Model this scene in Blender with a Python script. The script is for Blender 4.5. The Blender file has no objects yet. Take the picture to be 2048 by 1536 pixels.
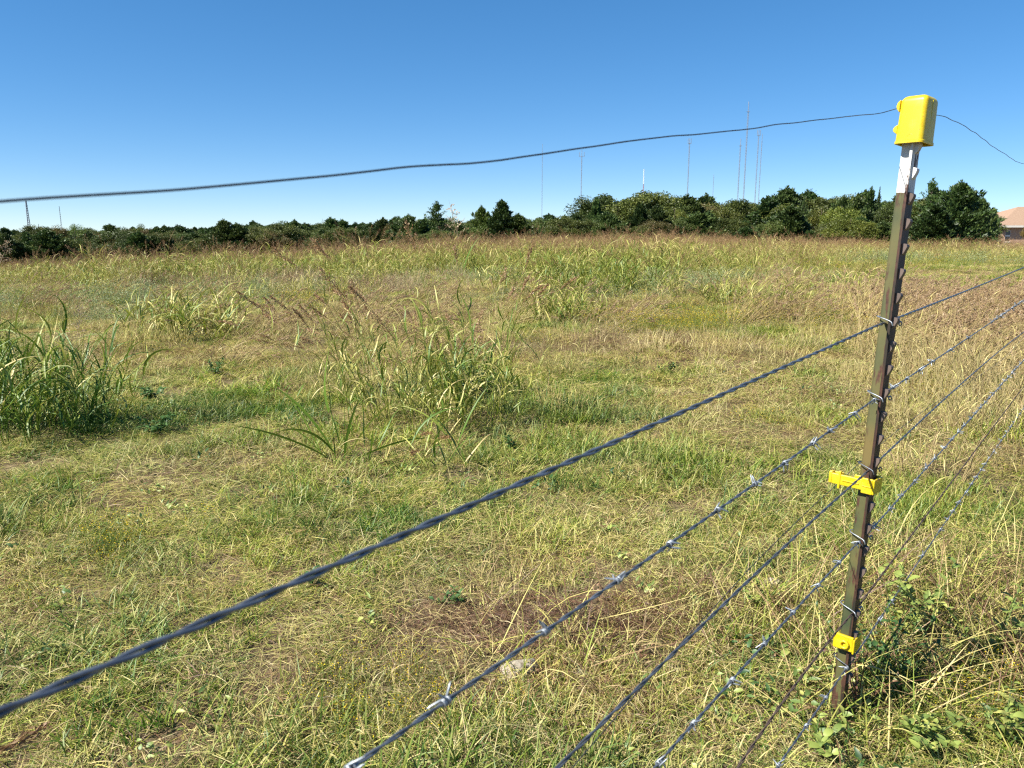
import bpy, math, random
import numpy as np
from mathutils import Vector, Matrix, Euler

# ------------------------------------------------------------------ camera, sky, sun, exposure
scene = bpy.context.scene
COL = scene.collection
F = 1538.0            # focal length in pixels of the 2048 px wide frame
PITCH = math.radians(11.1)
CAMZ = 1.18
cam_d = bpy.data.cameras.new('camera')
cam = bpy.data.objects.new('camera', cam_d)
COL.objects.link(cam)
cam.location = (0, 0, CAMZ)
cam.rotation_euler = (math.pi/2 - PITCH, 0, 0)
cam_d.sensor_width = 36.0
cam_d.lens = 36.0*F/2048.0
cam_d.clip_start = 0.02
cam_d.clip_end = 20000
cam_d.dof.use_dof = True
cam_d.dof.focus_distance = 3.6
cam_d.dof.aperture_fstop = 12.0
scene.camera = cam

SUN_AZ = math.radians(246)      # compass style: 0 = +Y, 90 = +X
SUN_EL = math.radians(45)
world = bpy.data.worlds.new('World')
scene.world = world
world.use_nodes = True
wt = world.node_tree
wt.nodes.clear()
sky = wt.nodes.new('ShaderNodeTexSky')
sky.sky_type = 'NISHITA'
sky.sun_disc = False
sky.sun_elevation = SUN_EL
sky.sun_rotation = SUN_AZ
sky.altitude = 200
sky.air_density = 0.6
sky.dust_density = 0.0
sky.ozone_density = 5.0
hsv = wt.nodes.new('ShaderNodeHueSaturation')
hsv.inputs['Saturation'].default_value = 1.41
hsv.inputs['Value'].default_value = 1.0
bg = wt.nodes.new('ShaderNodeBackground')
bg.inputs['Strength'].default_value = 0.120
wo = wt.nodes.new('ShaderNodeOutputWorld')
gam = wt.nodes.new('ShaderNodeGamma')
gam.inputs['Gamma'].default_value = 0.7
wt.links.new(sky.outputs[0], gam.inputs['Color'])
wt.links.new(gam.outputs[0], hsv.inputs['Color'])
wt.links.new(hsv.outputs[0], bg.inputs['Color'])
wt.links.new(bg.outputs[0], wo.inputs['Surface'])

sun_d = bpy.data.lights.new('sun', 'SUN')
sun_d.energy = 5.0
sun_d.angle = math.radians(0.53)
sun_d.color = (1.0, 0.95, 0.86)
sun = bpy.data.objects.new('sun', sun_d)
COL.objects.link(sun)
SDIR = Vector((math.sin(SUN_AZ)*math.cos(SUN_EL), math.cos(SUN_AZ)*math.cos(SUN_EL), math.sin(SUN_EL)))
sun.rotation_euler = SDIR.to_track_quat('Z', 'Y').to_euler()
sun.location = (-20, -20, 40)

vs = scene.view_settings
vs.view_transform = 'Standard'
vs.look = 'None'
vs.exposure = 1.15
vs.gamma = 1.0
vs.use_curve_mapping = False
scene.render.engine = 'CYCLES'
scene.cycles.use_denoising = False
scene.cycles.max_bounces = 4
scene.cycles.diffuse_bounces = 2
scene.cycles.transmission_bounces = 3
scene.cycles.transparent_max_bounces = 4
scene.cycles.caustics_reflective = False
scene.cycles.caustics_refractive = False
scene.cycles.pixel_filter_type = 'BLACKMAN_HARRIS'
scene.cycles.filter_width = 1.25

rng = np.random.default_rng(7)
random.seed(7)
SP, CP = math.sin(PITCH), math.cos(PITCH)

# ------------------------------------------------------------------ geometry of the view
def ray(px, py):
    dx = (px-1024)/F
    dy = (768-py)/F
    return np.array([dx, CP+dy*SP, -SP+dy*CP])
def at(px, py, Y):
    r = ray(px, py)
    t = Y/r[1]
    return np.array([r[0]*t, Y, CAMZ+r[2]*t])
def ground_px(px, py):
    r = ray(px, py)
    t = -CAMZ/r[2]
    return np.array([r[0]*t, r[1]*t, 0.0])

# ------------------------------------------------------------------ numeric helpers
_perm = np.random.default_rng(3).random((256, 256))
def vnoise(x, y):
    x = np.asarray(x, float); y = np.asarray(y, float)
    xi = np.floor(x).astype(int); yi = np.floor(y).astype(int)
    fx = x-xi; fy = y-yi
    fx = fx*fx*(3-2*fx); fy = fy*fy*(3-2*fy)
    a = _perm[xi % 256, yi % 256]; b = _perm[(xi+1) % 256, yi % 256]
    c = _perm[xi % 256, (yi+1) % 256]; d = _perm[(xi+1) % 256, (yi+1) % 256]
    return (a*(1-fx)+b*fx)*(1-fy)+(c*(1-fx)+d*fx)*fy*1.0
def fbm(x, y, o=3):
    s = 0; a = 1; t = 0
    for k in range(o):
        s = s+a*vnoise(np.asarray(x)*2**k+17.3*k, np.asarray(y)*2**k+5.1*k); t += a; a *= .5
    return s/t
def sstep(a, b, x):
    t = np.clip((np.asarray(x, float)-a)/(b-a), 0, 1)
    return t*t*(3-2*t)
def H(x, y):
    x = np.asarray(x, float); y = np.asarray(y, float)
    ang = x/np.maximum(y, 1.0)
    left = sstep(0.12, -0.75, ang)
    z = -1.75*left*sstep(12, 46, y)
    z = z-2.0*left*sstep(46, 120, y)
    z = z-0.7*(1-left)*sstep(48, 110, y)
    z = z+0.05*(fbm(x*.35+9, y*.35+4)-.5)*sstep(0, 8, np.hypot(x, y))
    z = z+0.03*(fbm(x*1.7, y*1.7)-.5)
    return z

def quad_mesh(name, V, Fq, attrs=None, smooth=False, mat=None):
    """V (n,3), Fq (m,4) or (m,3)."""
    V = np.ascontiguousarray(V, dtype=np.float32); Fq = np.ascontiguousarray(Fq, dtype=np.int32)
    me = bpy.data.meshes.new(name)
    k = Fq.shape[1]; m = len(Fq)
    me.vertices.add(len(V)); me.vertices.foreach_set('co', V.ravel())
    me.loops.add(m*k); me.loops.foreach_set('vertex_index', Fq.ravel())
    me.polygons.add(m); me.polygons.foreach_set('loop_start', np.arange(m, dtype=np.int32)*k)
    if smooth:
        me.polygons.foreach_set('use_smooth', np.ones(m, dtype=bool))
    for an, av in (attrs or {}).items():
        av = np.ascontiguousarray(av, dtype=np.float32)
        a = me.attributes.new(an, 'FLOAT', 'POINT')
        a.data.foreach_set('value', av)
    me.update(calc_edges=True)
    if mat: me.materials.append(mat)
    return me
def poly_mesh(name, V, faces, mat=None, smooth=False):
    me = bpy.data.meshes.new(name)
    me.from_pydata([tuple(map(float, v)) for v in V], [], [tuple(f) for f in faces])
    if smooth: me.polygons.foreach_set('use_smooth', [True]*len(me.polygons))
    me.update()
    if mat: me.materials.append(mat)
    return me
def join(parts):
    """parts: list of (V, F, r) -> one"""
    Vs, Fs, Rs = [], [], []; o = 0
    for V, Fq, r in parts:
        Vs.append(V); Fs.append(Fq+o); Rs.append(np.broadcast_to(r, (len(V),))); o += len(V)
    return np.concatenate(Vs), np.concatenate(Fs), np.concatenate(Rs)

def link(name, data, parent=None):
    o = bpy.data.objects.new(name, data)
    COL.objects.link(o)
    if parent is not None: o.parent = parent
    return o
def tag(o, label=None, cat=None, group=None, kind=None):
    if label: o['label'] = label
    if cat: o['category'] = cat
    if group: o['group'] = group
    if kind: o['kind'] = kind
    return o
def thing(name, label, cat, loc=(0, 0, 0), group=None):
    o = link(name, None); o.location = tuple(map(float, loc))
    o.empty_display_size = .1
    return tag(o, label, cat, group)

def tube(P, rad, sides=6, caps=True):
    P = np.asarray(P, float); n = len(P)
    rad = np.broadcast_to(rad, (n,))
    T = np.gradient(P, axis=0); T /= np.linalg.norm(T, axis=1)[:, None]+1e-12
    up = np.array([0, 0, 1.0]) if abs(T[0][2]) < .9 else np.array([1.0, 0, 0])
    N = np.zeros((n, 3)); 
    v = up-T[0]*np.dot(up, T[0]); N[0] = v/np.linalg.norm(v)
    for i in range(1, n):
        v = N[i-1]-T[i]*np.dot(N[i-1], T[i]); N[i] = v/(np.linalg.norm(v)+1e-12)
    B = np.cross(T, N)
    a = np.arange(sides)*2*math.pi/sides
    V = P[:, None, :]+rad[:, None, None]*(np.cos(a)[None, :, None]*N[:, None, :]+np.sin(a)[None, :, None]*B[:, None, :])
    V = V.reshape(-1, 3)
    i, j = np.meshgrid(np.arange(n-1), np.arange(sides), indexing='ij')
    j2 = (j+1) % sides
    Fq = np.stack([i*sides+j, i*sides+j2, (i+1)*sides+j2, (i+1)*sides+j], -1).reshape(-1, 4)
    return V, Fq

def ribbons(P0, az, L, W, ph0, ph1, nseg=4, roll=None, wprof=None, r=None, tipdry=.15):
    """curved grass blades, vectorised. returns V, F, r"""
    n = len(P0)
    t = np.linspace(0, 1, nseg+1)
    ph = ph0[:, None]+(ph1-ph0)[:, None]*t[None, :]
    seg = (L/nseg)[:, None]
    dh = np.concatenate([np.zeros((n, 1)), np.cumsum(np.sin(.5*(ph[:, 1:]+ph[:, :-1]))*seg, 1)], 1)
    dz = np.concatenate([np.zeros((n, 1)), np.cumsum(np.cos(.5*(ph[:, 1:]+ph[:, :-1]))*seg, 1)], 1)
    ca, sa = np.cos(az)[:, None], np.sin(az)[:, None]
    C = np.stack([P0[:, 0:1]+dh*ca, P0[:, 1:2]+dh*sa, P0[:, 2:3]+dz], -1)
    if roll is None: roll = np.zeros(n)
    side = np.stack([-sa+0*dh, ca+0*dh, 0*dh], -1)
    nor = np.stack([-np.cos(ph)*ca, -np.cos(ph)*sa, np.sin(ph)], -1)
    wv = side*np.cos(roll)[:, None, None]+nor*np.sin(roll)[:, None, None]
    wp = (np.clip(1.02-t**1.6, .04, 1)*np.clip(.55+t*2.2, 0, 1)) if wprof is None else wprof(t)
    hw = .5*W[:, None]*wp[None, :]
    V = np.stack([C-wv*hw[..., None], C+wv*hw[..., None]], 2).reshape(-1, 3)
    k = (nseg+1)*2
    base = (np.arange(n)*k)[:, None]; s = (np.arange(nseg)*2)[None, :]
    b = (base+s).reshape(-1)
    Fq = np.stack([b, b+1, b+3, b+2], -1)
    if r is None: r = rng.random(n)
    rr = (r[:, None]+tipdry*t[None, :]**2)
    rr = np.repeat(rr[:, :, None], 2, 2).reshape(-1)
    return V, Fq, rr

def cards(C, axis, length, width, r, spin=None):
    """small leaf quads (4-vertex diamonds) at C pointing along axis"""
    n = len(C)
    axis = axis/(np.linalg.norm(axis, axis=1)[:, None]+1e-9)
    q = rng.normal(size=(n, 3))
    w = np.cross(axis, q); w /= np.linalg.norm(w, axis=1)[:, None]+1e-9
    a = axis*length[:, None]; b = w*width[:, None]*.5
    V = np.stack([C, C+a*.45+b, C+a, C+a*.5-b], 1).reshape(-1, 3)
    i = np.arange(n)*4
    return V, np.stack([i, i+1, i+2, i+3], -1), np.repeat(r, 4)

# ------------------------------------------------------------------ materials
def newmat(name):
    m = bpy.data.materials.new(name); m.use_nodes = True
    nt = m.node_tree; nt.nodes.clear()
    out = nt.nodes.new('ShaderNodeOutputMaterial')
    return m, nt, out
def N(nt, t, **kw):
    n = nt.nodes.new(t)
    for k, v in kw.items():
        if k.startswith('i_'):
            n.inputs[k[2:].replace('_', ' ')].default_value = v
        else: setattr(n, k, v)
    return n
def mathn(nt, op, a, b=None, c=None, clamp=False):
    n = nt.nodes.new('ShaderNodeMath'); n.operation = op; n.use_clamp = clamp
    for i, v in enumerate((a, b, c)):
        if v is None: continue
        if isinstance(v, (int, float)): n.inputs[i].default_value = v
        else: nt.links.new(v, n.inputs[i])
    return n.outputs[0]
def ramp(nt, fac, stops, interp='LINEAR'):
    n = nt.nodes.new('ShaderNodeValToRGB'); cr = n.color_ramp; cr.interpolation = interp
    while len(cr.elements) < len(stops): cr.elements.new(.5)
    for e, (p, c) in zip(cr.elements, stops):
        e.position = p; e.color = (*c, 1)
    nt.links.new(fac, n.inputs[0])
    return n.outputs[0]
def mix(nt, fac, a, b, kind='MIX'):
    n = nt.nodes.new('ShaderNodeMix'); n.data_type = 'RGBA'; n.blend_type = kind
    if isinstance(fac, (int, float)): n.inputs[0].default_value = fac
    else: nt.links.new(fac, n.inputs[0])
    for i, v in ((6, a), (7, b)):
        if isinstance(v, tuple): n.inputs[i].default_value = (*v, 1)
        else: nt.links.new(v, n.inputs[i])
    return n.outputs[2]
def principled(nt, out, color, rough=.6, metal=0.0, spec=.4, bump=None):
    p = nt.nodes.new('ShaderNodeBsdfPrincipled')
    if isinstance(color, tuple): p.inputs['Base Color'].default_value = (*color, 1)
    else: nt.links.new(color, p.inputs['Base Color'])
    if isinstance(rough, (int, float)): p.inputs['Roughness'].default_value = rough
    else: nt.links.new(rough, p.inputs['Roughness'])
    p.inputs['Metallic'].default_value = metal
    p.inputs['Specular IOR Level'].default_value = spec
    if bump is not None: nt.links.new(bump, p.inputs['Normal'])
    nt.links.new(p.outputs[0], out.inputs['Surface'])
    return p
def leafy(nt, out, color, trans=.35, gloss=.06, rough=.45):
    d = nt.nodes.new('ShaderNodeBsdfDiffuse'); t = nt.nodes.new('ShaderNodeBsdfTranslucent'); g = nt.nodes.new('ShaderNodeBsdfGlossy')
    g.inputs['Roughness'].default_value = rough
    for n in (d, t): nt.links.new(color, n.inputs['Color'])
    m1 = nt.nodes.new('ShaderNodeMixShader'); m1.inputs[0].default_value = trans
    m2 = nt.nodes.new('ShaderNodeMixShader'); m2.inputs[0].default_value = gloss
    nt.links.new(d.outputs[0], m1.inputs[1]); nt.links.new(t.outputs[0], m1.inputs[2])
    nt.links.new(m1.outputs[0], m2.inputs[1]); nt.links.new(g.outputs[0], m2.inputs[2])
    nt.links.new(m2.outputs[0], out.inputs['Surface'])
GRASS = [(0.0, (.040, .110, .012)), (.20, (.115, .20, .022)), (.40, (.28, .31, .045)), (.56, (.48, .435, .12)),
         (.72, (.58, .48, .20)), (.87, (.33, .21, .10)), (1.0, (.14, .07, .04))]
def grass_mat(name, base=None, spread=.75, trans=.27, stops=GRASS, gloss=.03):
    m, nt, out = newmat(name)
    r = N(nt, 'ShaderNodeAttribute', attribute_name='r').outputs['Fac']
    v = mathn(nt, 'MULTIPLY_ADD', r, spread, -.5*spread)
    if base is None:
        a = N(nt, 'ShaderNodeAttribute', attribute_name='tint', attribute_type='INSTANCER')
        sep = nt.nodes.new('ShaderNodeSeparateXYZ'); nt.links.new(a.outputs['Vector'], sep.inputs[0])
        v = mathn(nt, 'ADD', v, sep.outputs[0], clamp=True)
        c = ramp(nt, v, stops)
        b = nt.nodes.new('ShaderNodeHueSaturation'); nt.links.new(c, b.inputs['Color']); nt.links.new(sep.outputs[1], b.inputs['Value'])
        nt.links.new(sep.outputs[2], b.inputs['Saturation'])
        c = b.outputs[0]
    else:
        v = mathn(nt, 'ADD', v, base, clamp=True)
        c = ramp(nt, v, stops)
    leafy(nt, out, c, trans, min(gloss, .04), .5)
    return m
M_GRASS = grass_mat('grass_blades')
M_TALL = grass_mat('tall_grass_blades', spread=.5)
HEADS = [(0, (.40, .26, .12)), (.35, (.29, .155, .07)), (.7, (.19, .09, .045)), (1, (.42, .31, .17))]
M_HEAD = grass_mat('seed_heads', base=.5, spread=1.0, stops=HEADS, trans=.25)
PALEH = [(0, (.46, .36, .22)), (.5, (.36, .22, .14)), (1, (.50, .42, .28))]
M_HEADP = grass_mat('pale_seed_heads', base=.5, spread=1.0, stops=PALEH, trans=.3)
BUNCHH = [(0, (.42, .30, .16)), (.5, (.30, .18, .095)), (1, (.44, .34, .20))]
M_BUNCH = grass_mat('bunch_grass_heads', base=.5, spread=1.0, stops=BUNCHH, trans=.25)
M_JGREEN = grass_mat('green_johnsongrass', base=.17, spread=.42, gloss=.09)
M_JYEL = grass_mat('yellowing_johnsongrass', base=.40, spread=.5, gloss=.08)
M_JSTRAW = grass_mat('straw_johnsongrass', base=.58, spread=.4, gloss=.07)
M_STRAW = grass_mat('pale_straw', base=.66, spread=.2)
WEED = [(0, (.018, .05, .016)), (.5, (.04, .10, .025)), (1, (.09, .17, .04))]
M_WEED = grass_mat('dark_weed_leaves', base=.5, spread=.9, stops=WEED, gloss=.1)
OVATE = [(0, (.07, .13, .035)), (.4, (.15, .22, .05)), (.75, (.30, .36, .08)), (1, (.44, .44, .12))]
M_OVATE = grass_mat('ovate_leaves', base=.5, spread=1.0, stops=OVATE, gloss=.06)
RUSTLEAF = [(0, (.11, .055, .035)), (.5, (.20, .10, .06)), (1, (.32, .20, .11))]
M_RUSTLEAF = grass_mat('dead_reddish_leaves', base=.5, spread=1.0, stops=RUSTLEAF)
FLOW = [(0, (.10, .16, .03)), (.45, (.22, .24, .03)), (.55, (.62, .45, .015)), (1, (.72, .52, .02))]
M_FLOWER = grass_mat('yellow_flowers', base=.5, spread=1.0, stops=FLOW, trans=.3, gloss=.02)
SAGE = [(0, (.13, .18, .06)), (.5, (.25, .30, .12)), (1, (.42, .45, .24))]
M_SAGE = grass_mat('grey_green_weeds', base=.5, spread=1.0, stops=SAGE)

def crown_mat(name, stops, trans=.2):
    m, nt, out = newmat(name)
    r = N(nt, 'ShaderNodeAttribute', attribute_name='r').outputs['Fac']
    c = ramp(nt, r, stops)
    oi = nt.nodes.new('ShaderNodeObjectInfo')
    c = mix(nt, 1.0, c, oi.outputs['Color'], 'MULTIPLY')
    hs = nt.nodes.new('ShaderNodeHueSaturation'); nt.links.new(c, hs.inputs['Color'])
    nt.links.new(mathn(nt, 'MULTIPLY_ADD', oi.outputs['Random'], .35, .62), hs.inputs['Value'])
    rn = mathn(nt, 'FRACT', mathn(nt, 'MULTIPLY', oi.outputs['Random'], 7.31))
    nt.links.new(mathn(nt, 'MULTIPLY_ADD', rn, .035, .485), hs.inputs['Hue'])
    c = hs.outputs[0]
    leafy(nt, out, c, trans, .03, .5)
    return m
M_CEDAR = crown_mat('cedar_foliage', [(0, (.030, .055, .014)), (.5, (.062, .105, .024)), (1, (.14, .185, .045))], .15)
M_LEAF = crown_mat('broadleaf_foliage', [(0, (.050, .075, .016)), (.5, (.105, .14, .028)), (1, (.21, .235, .055))], .25)
M_DRYLEAF = crown_mat('autumn_foliage', [(0, (.075, .070, .022)), (.5, (.15, .125, .040)), (1, (.25, .20, .070))], .25)
M_TWIG = crown_mat('bare_twigs', [(0, (.16, .13, .10)), (1, (.34, .30, .25))], .0)
m, nt, out = newmat('bark')
nz = N(nt, 'ShaderNodeTexNoise', i_Scale=14.0, i_Detail=6.0)
principled(nt, out, ramp(nt, nz.outputs['Fac'], [(.3, (.05, .035, .025)), (.7, (.16, .12, .09))]), .9)
M_BARK = m

# ground
m, nt, out = newmat('soil_and_thatch')
geo = nt.nodes.new('ShaderNodeNewGeometry')
n1 = N(nt, 'ShaderNodeTexNoise', i_Scale=.45, i_Detail=5.0); n2 = N(nt, 'ShaderNodeTexNoise', i_Scale=60.0, i_Detail=4.0)
n3 = N(nt, 'ShaderNodeTexNoise', i_Scale=9.0, i_Detail=6.0)
for n in (n1, n2, n3): nt.links.new(geo.outputs['Position'], n.inputs['Vector'])
soil = ramp(nt, n3.outputs['Fac'], [(.3, (.045, .030, .018)), (.55, (.085, .058, .036)), (.75, (.15, .105, .066))])  # brown soil, kept darker so gaps in the grass look shaded
straw = ramp(nt, n2.outputs['Fac'], [(.3, (.06, .048, .024)), (.6, (.20, .16, .085))])
c = mix(nt, ramp(nt, n1.outputs['Fac'], [(.35, (.35,)*3), (.65, (.8,)*3)]), soil, straw)
bp = N(nt, 'ShaderNodeBump', i_Strength=.6, i_Distance=.02); nt.links.new(n3.outputs['Fac'], bp.inputs['Height'])
principled(nt, out, c, .95, spec=.1, bump=bp.outputs[0])
M_SOIL = m

def simple(name, color, rough=.5, metal=0, spec=.4, noise=None, scale=40, bump=0):
    m, nt, out = newmat(name)
    c = color; b = None
    tc = nt.nodes.new('ShaderNodeTexCoord')
    nz = N(nt, 'ShaderNodeTexNoise', i_Scale=float(scale), i_Detail=6.0); nt.links.new(tc.outputs['Object'], nz.inputs['Vector'])
    if noise: c = ramp(nt, nz.outputs['Fac'], [(.35, color), (.68, noise)])
    if bump:
        bn = N(nt, 'ShaderNodeBump', i_Strength=bump, i_Distance=.002); nt.links.new(nz.outputs['Fac'], bn.inputs['Height']); b = bn.outputs[0]
    principled(nt, out, c, rough, metal, spec, b)
    return m
M_GALV = simple('galvanised_steel', (.095, .11, .135), .36, .6, noise=(.20, .225, .26), scale=60, bump=.15)
M_GALV2 = simple('dull_galvanised_steel', (.085, .095, .11), .42, .6, noise=(.17, .185, .21), scale=60, bump=.15)
M_BARB = simple('bright_galvanised_steel', (.22, .245, .27), .45, .6, noise=(.33, .36, .39), scale=80)
M_RUSTW = simple('rusted_wire_steel', (.06, .045, .04), .7, .3, noise=(.13, .085, .06), scale=90, bump=.3)
M_DARKW = simple('dark_smooth_wire', (.035, .035, .045), .45, .5, noise=(.06, .06, .07), scale=50)
m, nt, out = newmat('yellow_plastic')
tc = nt.nodes.new('ShaderNodeTexCoord')
nz = N(nt, 'ShaderNodeTexNoise', i_Scale=35.0, i_Detail=5.0); nt.links.new(tc.outputs['Object'], nz.inputs['Vector'])
n5 = N(nt, 'ShaderNodeTexNoise', i_Scale=220.0, i_Detail=4.0); nt.links.new(tc.outputs['Object'], n5.inputs['Vector'])
c = ramp(nt, nz.outputs['Fac'], [(.30, (.52, .37, .006)), (.5, (.60, .44, .008)), (.75, (.62, .47, .03))])
c = mix(nt, ramp(nt, n5.outputs['Fac'], [(.60, (0,)*3), (.74, (.5,)*3)]), c, (.26, .17, .03))
p = principled(nt, out, c, .38, spec=.5)
p.inputs['Subsurface Weight'].default_value = .4
p.inputs['Subsurface Radius'].default_value = (.01, .007, .001)
p.inputs['Subsurface Scale'].default_value = 1.2
M_YEL = m
# post paint: paint and rust, white band at the top, flange darkened for shade
def post_mat(name, kind):
    m, nt, out = newmat(name)
    tc = nt.nodes.new('ShaderNodeTexCoord')
    sep = nt.nodes.new('ShaderNodeSeparateXYZ'); nt.links.new(tc.outputs['Object'], sep.inputs[0])
    mp = nt.nodes.new('ShaderNodeMapping'); mp.inputs['Scale'].default_value = (60, 60, 9); nt.links.new(tc.outputs['Object'], mp.inputs[0])
    na = N(nt, 'ShaderNodeTexNoise', i_Scale=1.0, i_Detail=8.0, i_Roughness=.65); nt.links.new(mp.outputs[0], na.inputs['Vector'])
    nb = N(nt, 'ShaderNodeTexNoise', i_Scale=5.0, i_Detail=4.0); nt.links.new(tc.outputs['Object'], nb.inputs['Vector'])
    nc = N(nt, 'ShaderNodeTexNoise', i_Scale=150.0, i_Detail=5.0); nt.links.new(tc.outputs['Object'], nc.inputs['Vector'])
    if kind == 'web':
        paint = ramp(nt, nb.outputs['Fac'], [(.36, (.040, .055, .026)), (.5, (.095, .092, .034)), (.62, (.14, .105, .036))])
    elif kind == 'flange':
        paint = ramp(nt, nb.outputs['Fac'], [(.4, (.022, .022, .014)), (.6, (.036, .022, .016))])  # brown paint, darkened further to imitate the shaded side of the post
    else:
        paint = ramp(nt, nb.outputs['Fac'], [(.4, (.10, .075, .062)), (.6, (.15, .11, .09))])
    rust = ramp(nt, nc.outputs['Fac'], [(.3, (.040, .020, .014)), (.7, (.095, .042, .026))])
    e = ramp(nt, na.outputs['Fac'], [(.545 if kind == 'web' else (.46 if kind == 'flange' else .6), (0, 0, 0)), (.60 if kind == 'web' else (.56 if kind == 'flange' else .68), (1, 1, 1))])
    if kind == 'web':   # edge next to the flange is worn to rust
        ev = mathn(nt, 'GREATER_THAN', mathn(nt, 'MULTIPLY_ADD', sep.outputs[1], float(HAND), mathn(nt, 'MULTIPLY_ADD', na.outputs['Fac'], .016, -.008)), -.006)
        e = mathn(nt, 'MAXIMUM', e, ev)
    low = mix(nt, e, paint, rust)
    chip = ramp(nt, na.outputs['Fac'], [(.60, (0, 0, 0)), (.63, (1, 1, 1))])
    if kind == 'flange':
        chip = ramp(nt, na.outputs['Fac'], [(.52, (0, 0, 0)), (.56, (1, 1, 1))])
    white = mix(nt, chip, (.60, .59, .56), rust)
    wz = mathn(nt, 'GREATER_THAN', mathn(nt, 'ADD', sep.outputs[2], mathn(nt, 'MULTIPLY', nc.outputs['Fac'], .004)), WHITE_Z)
    c = mix(nt, wz, low, white)
    bn = N(nt, 'ShaderNodeBump', i_Strength=.35, i_Distance=.001); nt.links.new(na.outputs['Fac'], bn.inputs['Height'])
    principled(nt, out, c, .55, spec=.35, bump=bn.outputs[0])
    return m

# ------------------------------------------------------------------ ground
def build_ground():
    na = 220
    rad = np.concatenate([[0], np.geomspace(.35, 60, 110), np.geomspace(66, 7000, 46)])
    a = np.linspace(0, 2*math.pi, na, endpoint=False)
    R, A = np.meshgrid(rad[1:], a, indexing='ij')
    X, Y = R*np.sin(A), R*np.cos(A)
    V = np.concatenate([[[0, 0, 0]], np.stack([X, Y, H(X, Y)], -1).reshape(-1, 3)])
    n = len(rad)-1
    i, j = np.meshgrid(np.arange(n-1), np.arange(na), indexing='ij'); j2 = (j+1) % na
    q = np.stack([1+i*na+j, 1+(i+1)*na+j, 1+(i+1)*na+j2, 1+i*na+j2], -1).reshape(-1, 4)
    faces = [tuple(f[::-1]) for f in q.tolist()]+[(0, 1+k, 1+(k+1) % na) for k in range(na)]
    me = bpy.data.meshes.new('ground'); me.from_pydata(V.tolist(), [], faces)
    me.polygons.foreach_set('use_smooth', [True]*len(me.polygons)); me.update()
    import bmesh
    bm = bmesh.new(); bm.from_mesh(me); bmesh.ops.recalc_face_normals(bm, faces=bm.faces); 
    if sum(f.normal.z for f in bm.faces) < 0: bmesh.ops.reverse_faces(bm, faces=bm.faces)
    bm.to_mesh(me); bm.free()
    me.materials.append(M_SOIL)
    o = link('ground', me)
    tag(o, 'brown soil and thatch of the open field', 'ground', kind='structure')
build_ground()

# ------------------------------------------------------------------ fence: frame
POST_BASE = ground_px(1679, 1452)
VP = ray(2285, 466)
D = np.array([VP[0], VP[1], 0]); D /= np.linalg.norm(D)        # along the fence, away to the right
NRM = np.array([D[1], -D[0], 0])                               # towards the camera side
UPV = np.array([0, 0, 1.0])
POST_TOPPX = at(1833, 262, POST_BASE[1]+.035)
AX = POST_TOPPX-POST_BASE; POST_H = float(np.linalg.norm(AX)); AX /= POST_H
WHITE_Z = float((at(1815, 383, POST_BASE[1]+.03)[2])/AX[2])
# post frame: x = D-ish, y = NRM-ish, z = AX
px_ = D-AX*np.dot(D, AX); px_ /= np.linalg.norm(px_)
py_ = np.cross(AX, px_)
if np.dot(py_, NRM) < 0: py_ = -py_
py_ = np.cross(AX, px_)
HAND = 1 if np.dot(py_, NRM) > 0 else -1
# right handed frame (px_, py_, AX); py_ points away from the camera if HAND = -1
PM = Matrix(((px_[0], py_[0], AX[0], POST_BASE[0]), (px_[1], py_[1], AX[1], POST_BASE[1]), (px_[2], py_[2], AX[2], POST_BASE[2]), (0, 0, 0, 1)))
def twist(z):
    return math.radians(0+13*max(0, min(1, z/POST_H)))
def tw(x, y, z):
    """post-local point (x along fence, y towards camera side) with the post's own twist"""
    a = twist(z); c, s = math.cos(a), math.sin(a)
    return (x*c-y*s, x*s+y*c, z)
def PL(x, y, z):
    """post-local -> object coordinates of the post thing (y = camera side)"""
    return (x, y*HAND, z)
def sweep(section, z0, z1, n=34):
    V, Fq = [], []
    k = len(section)
    for i in range(n+1):
        z = z0+(z1-z0)*i/n
        for (x, y) in section:
            V.append(PL(*tw(x, y, z)))
    for i in range(n):
        for j in range(k):
            Fq.append((i*k+j, i*k+(j+1) % k, (i+1)*k+(j+1) % k, (i+1)*k+j))
    Fq.append(tuple(range(k))[::-1]); Fq.append(tuple(range(n*k, n*k+k)))
    return V, Fq
def fixn(me):
    import bmesh
    bm = bmesh.new(); bm.from_mesh(me); bmesh.ops.recalc_face_normals(bm, faces=bm.faces); bm.to_mesh(me); bm.free()
    return me
def bevel(me, w, seg=2, ang=None):
    import bmesh
    bm = bmesh.new(); bm.from_mesh(me); bmesh.ops.recalc_face_normals(bm, faces=bm.faces)
    bmesh.ops.bevel(bm, geom=list(bm.edges), offset=w, segments=seg, affect='EDGES', profile=.5, clamp_overlap=True)
    bm.to_mesh(me); bm.free(); return me

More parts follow.
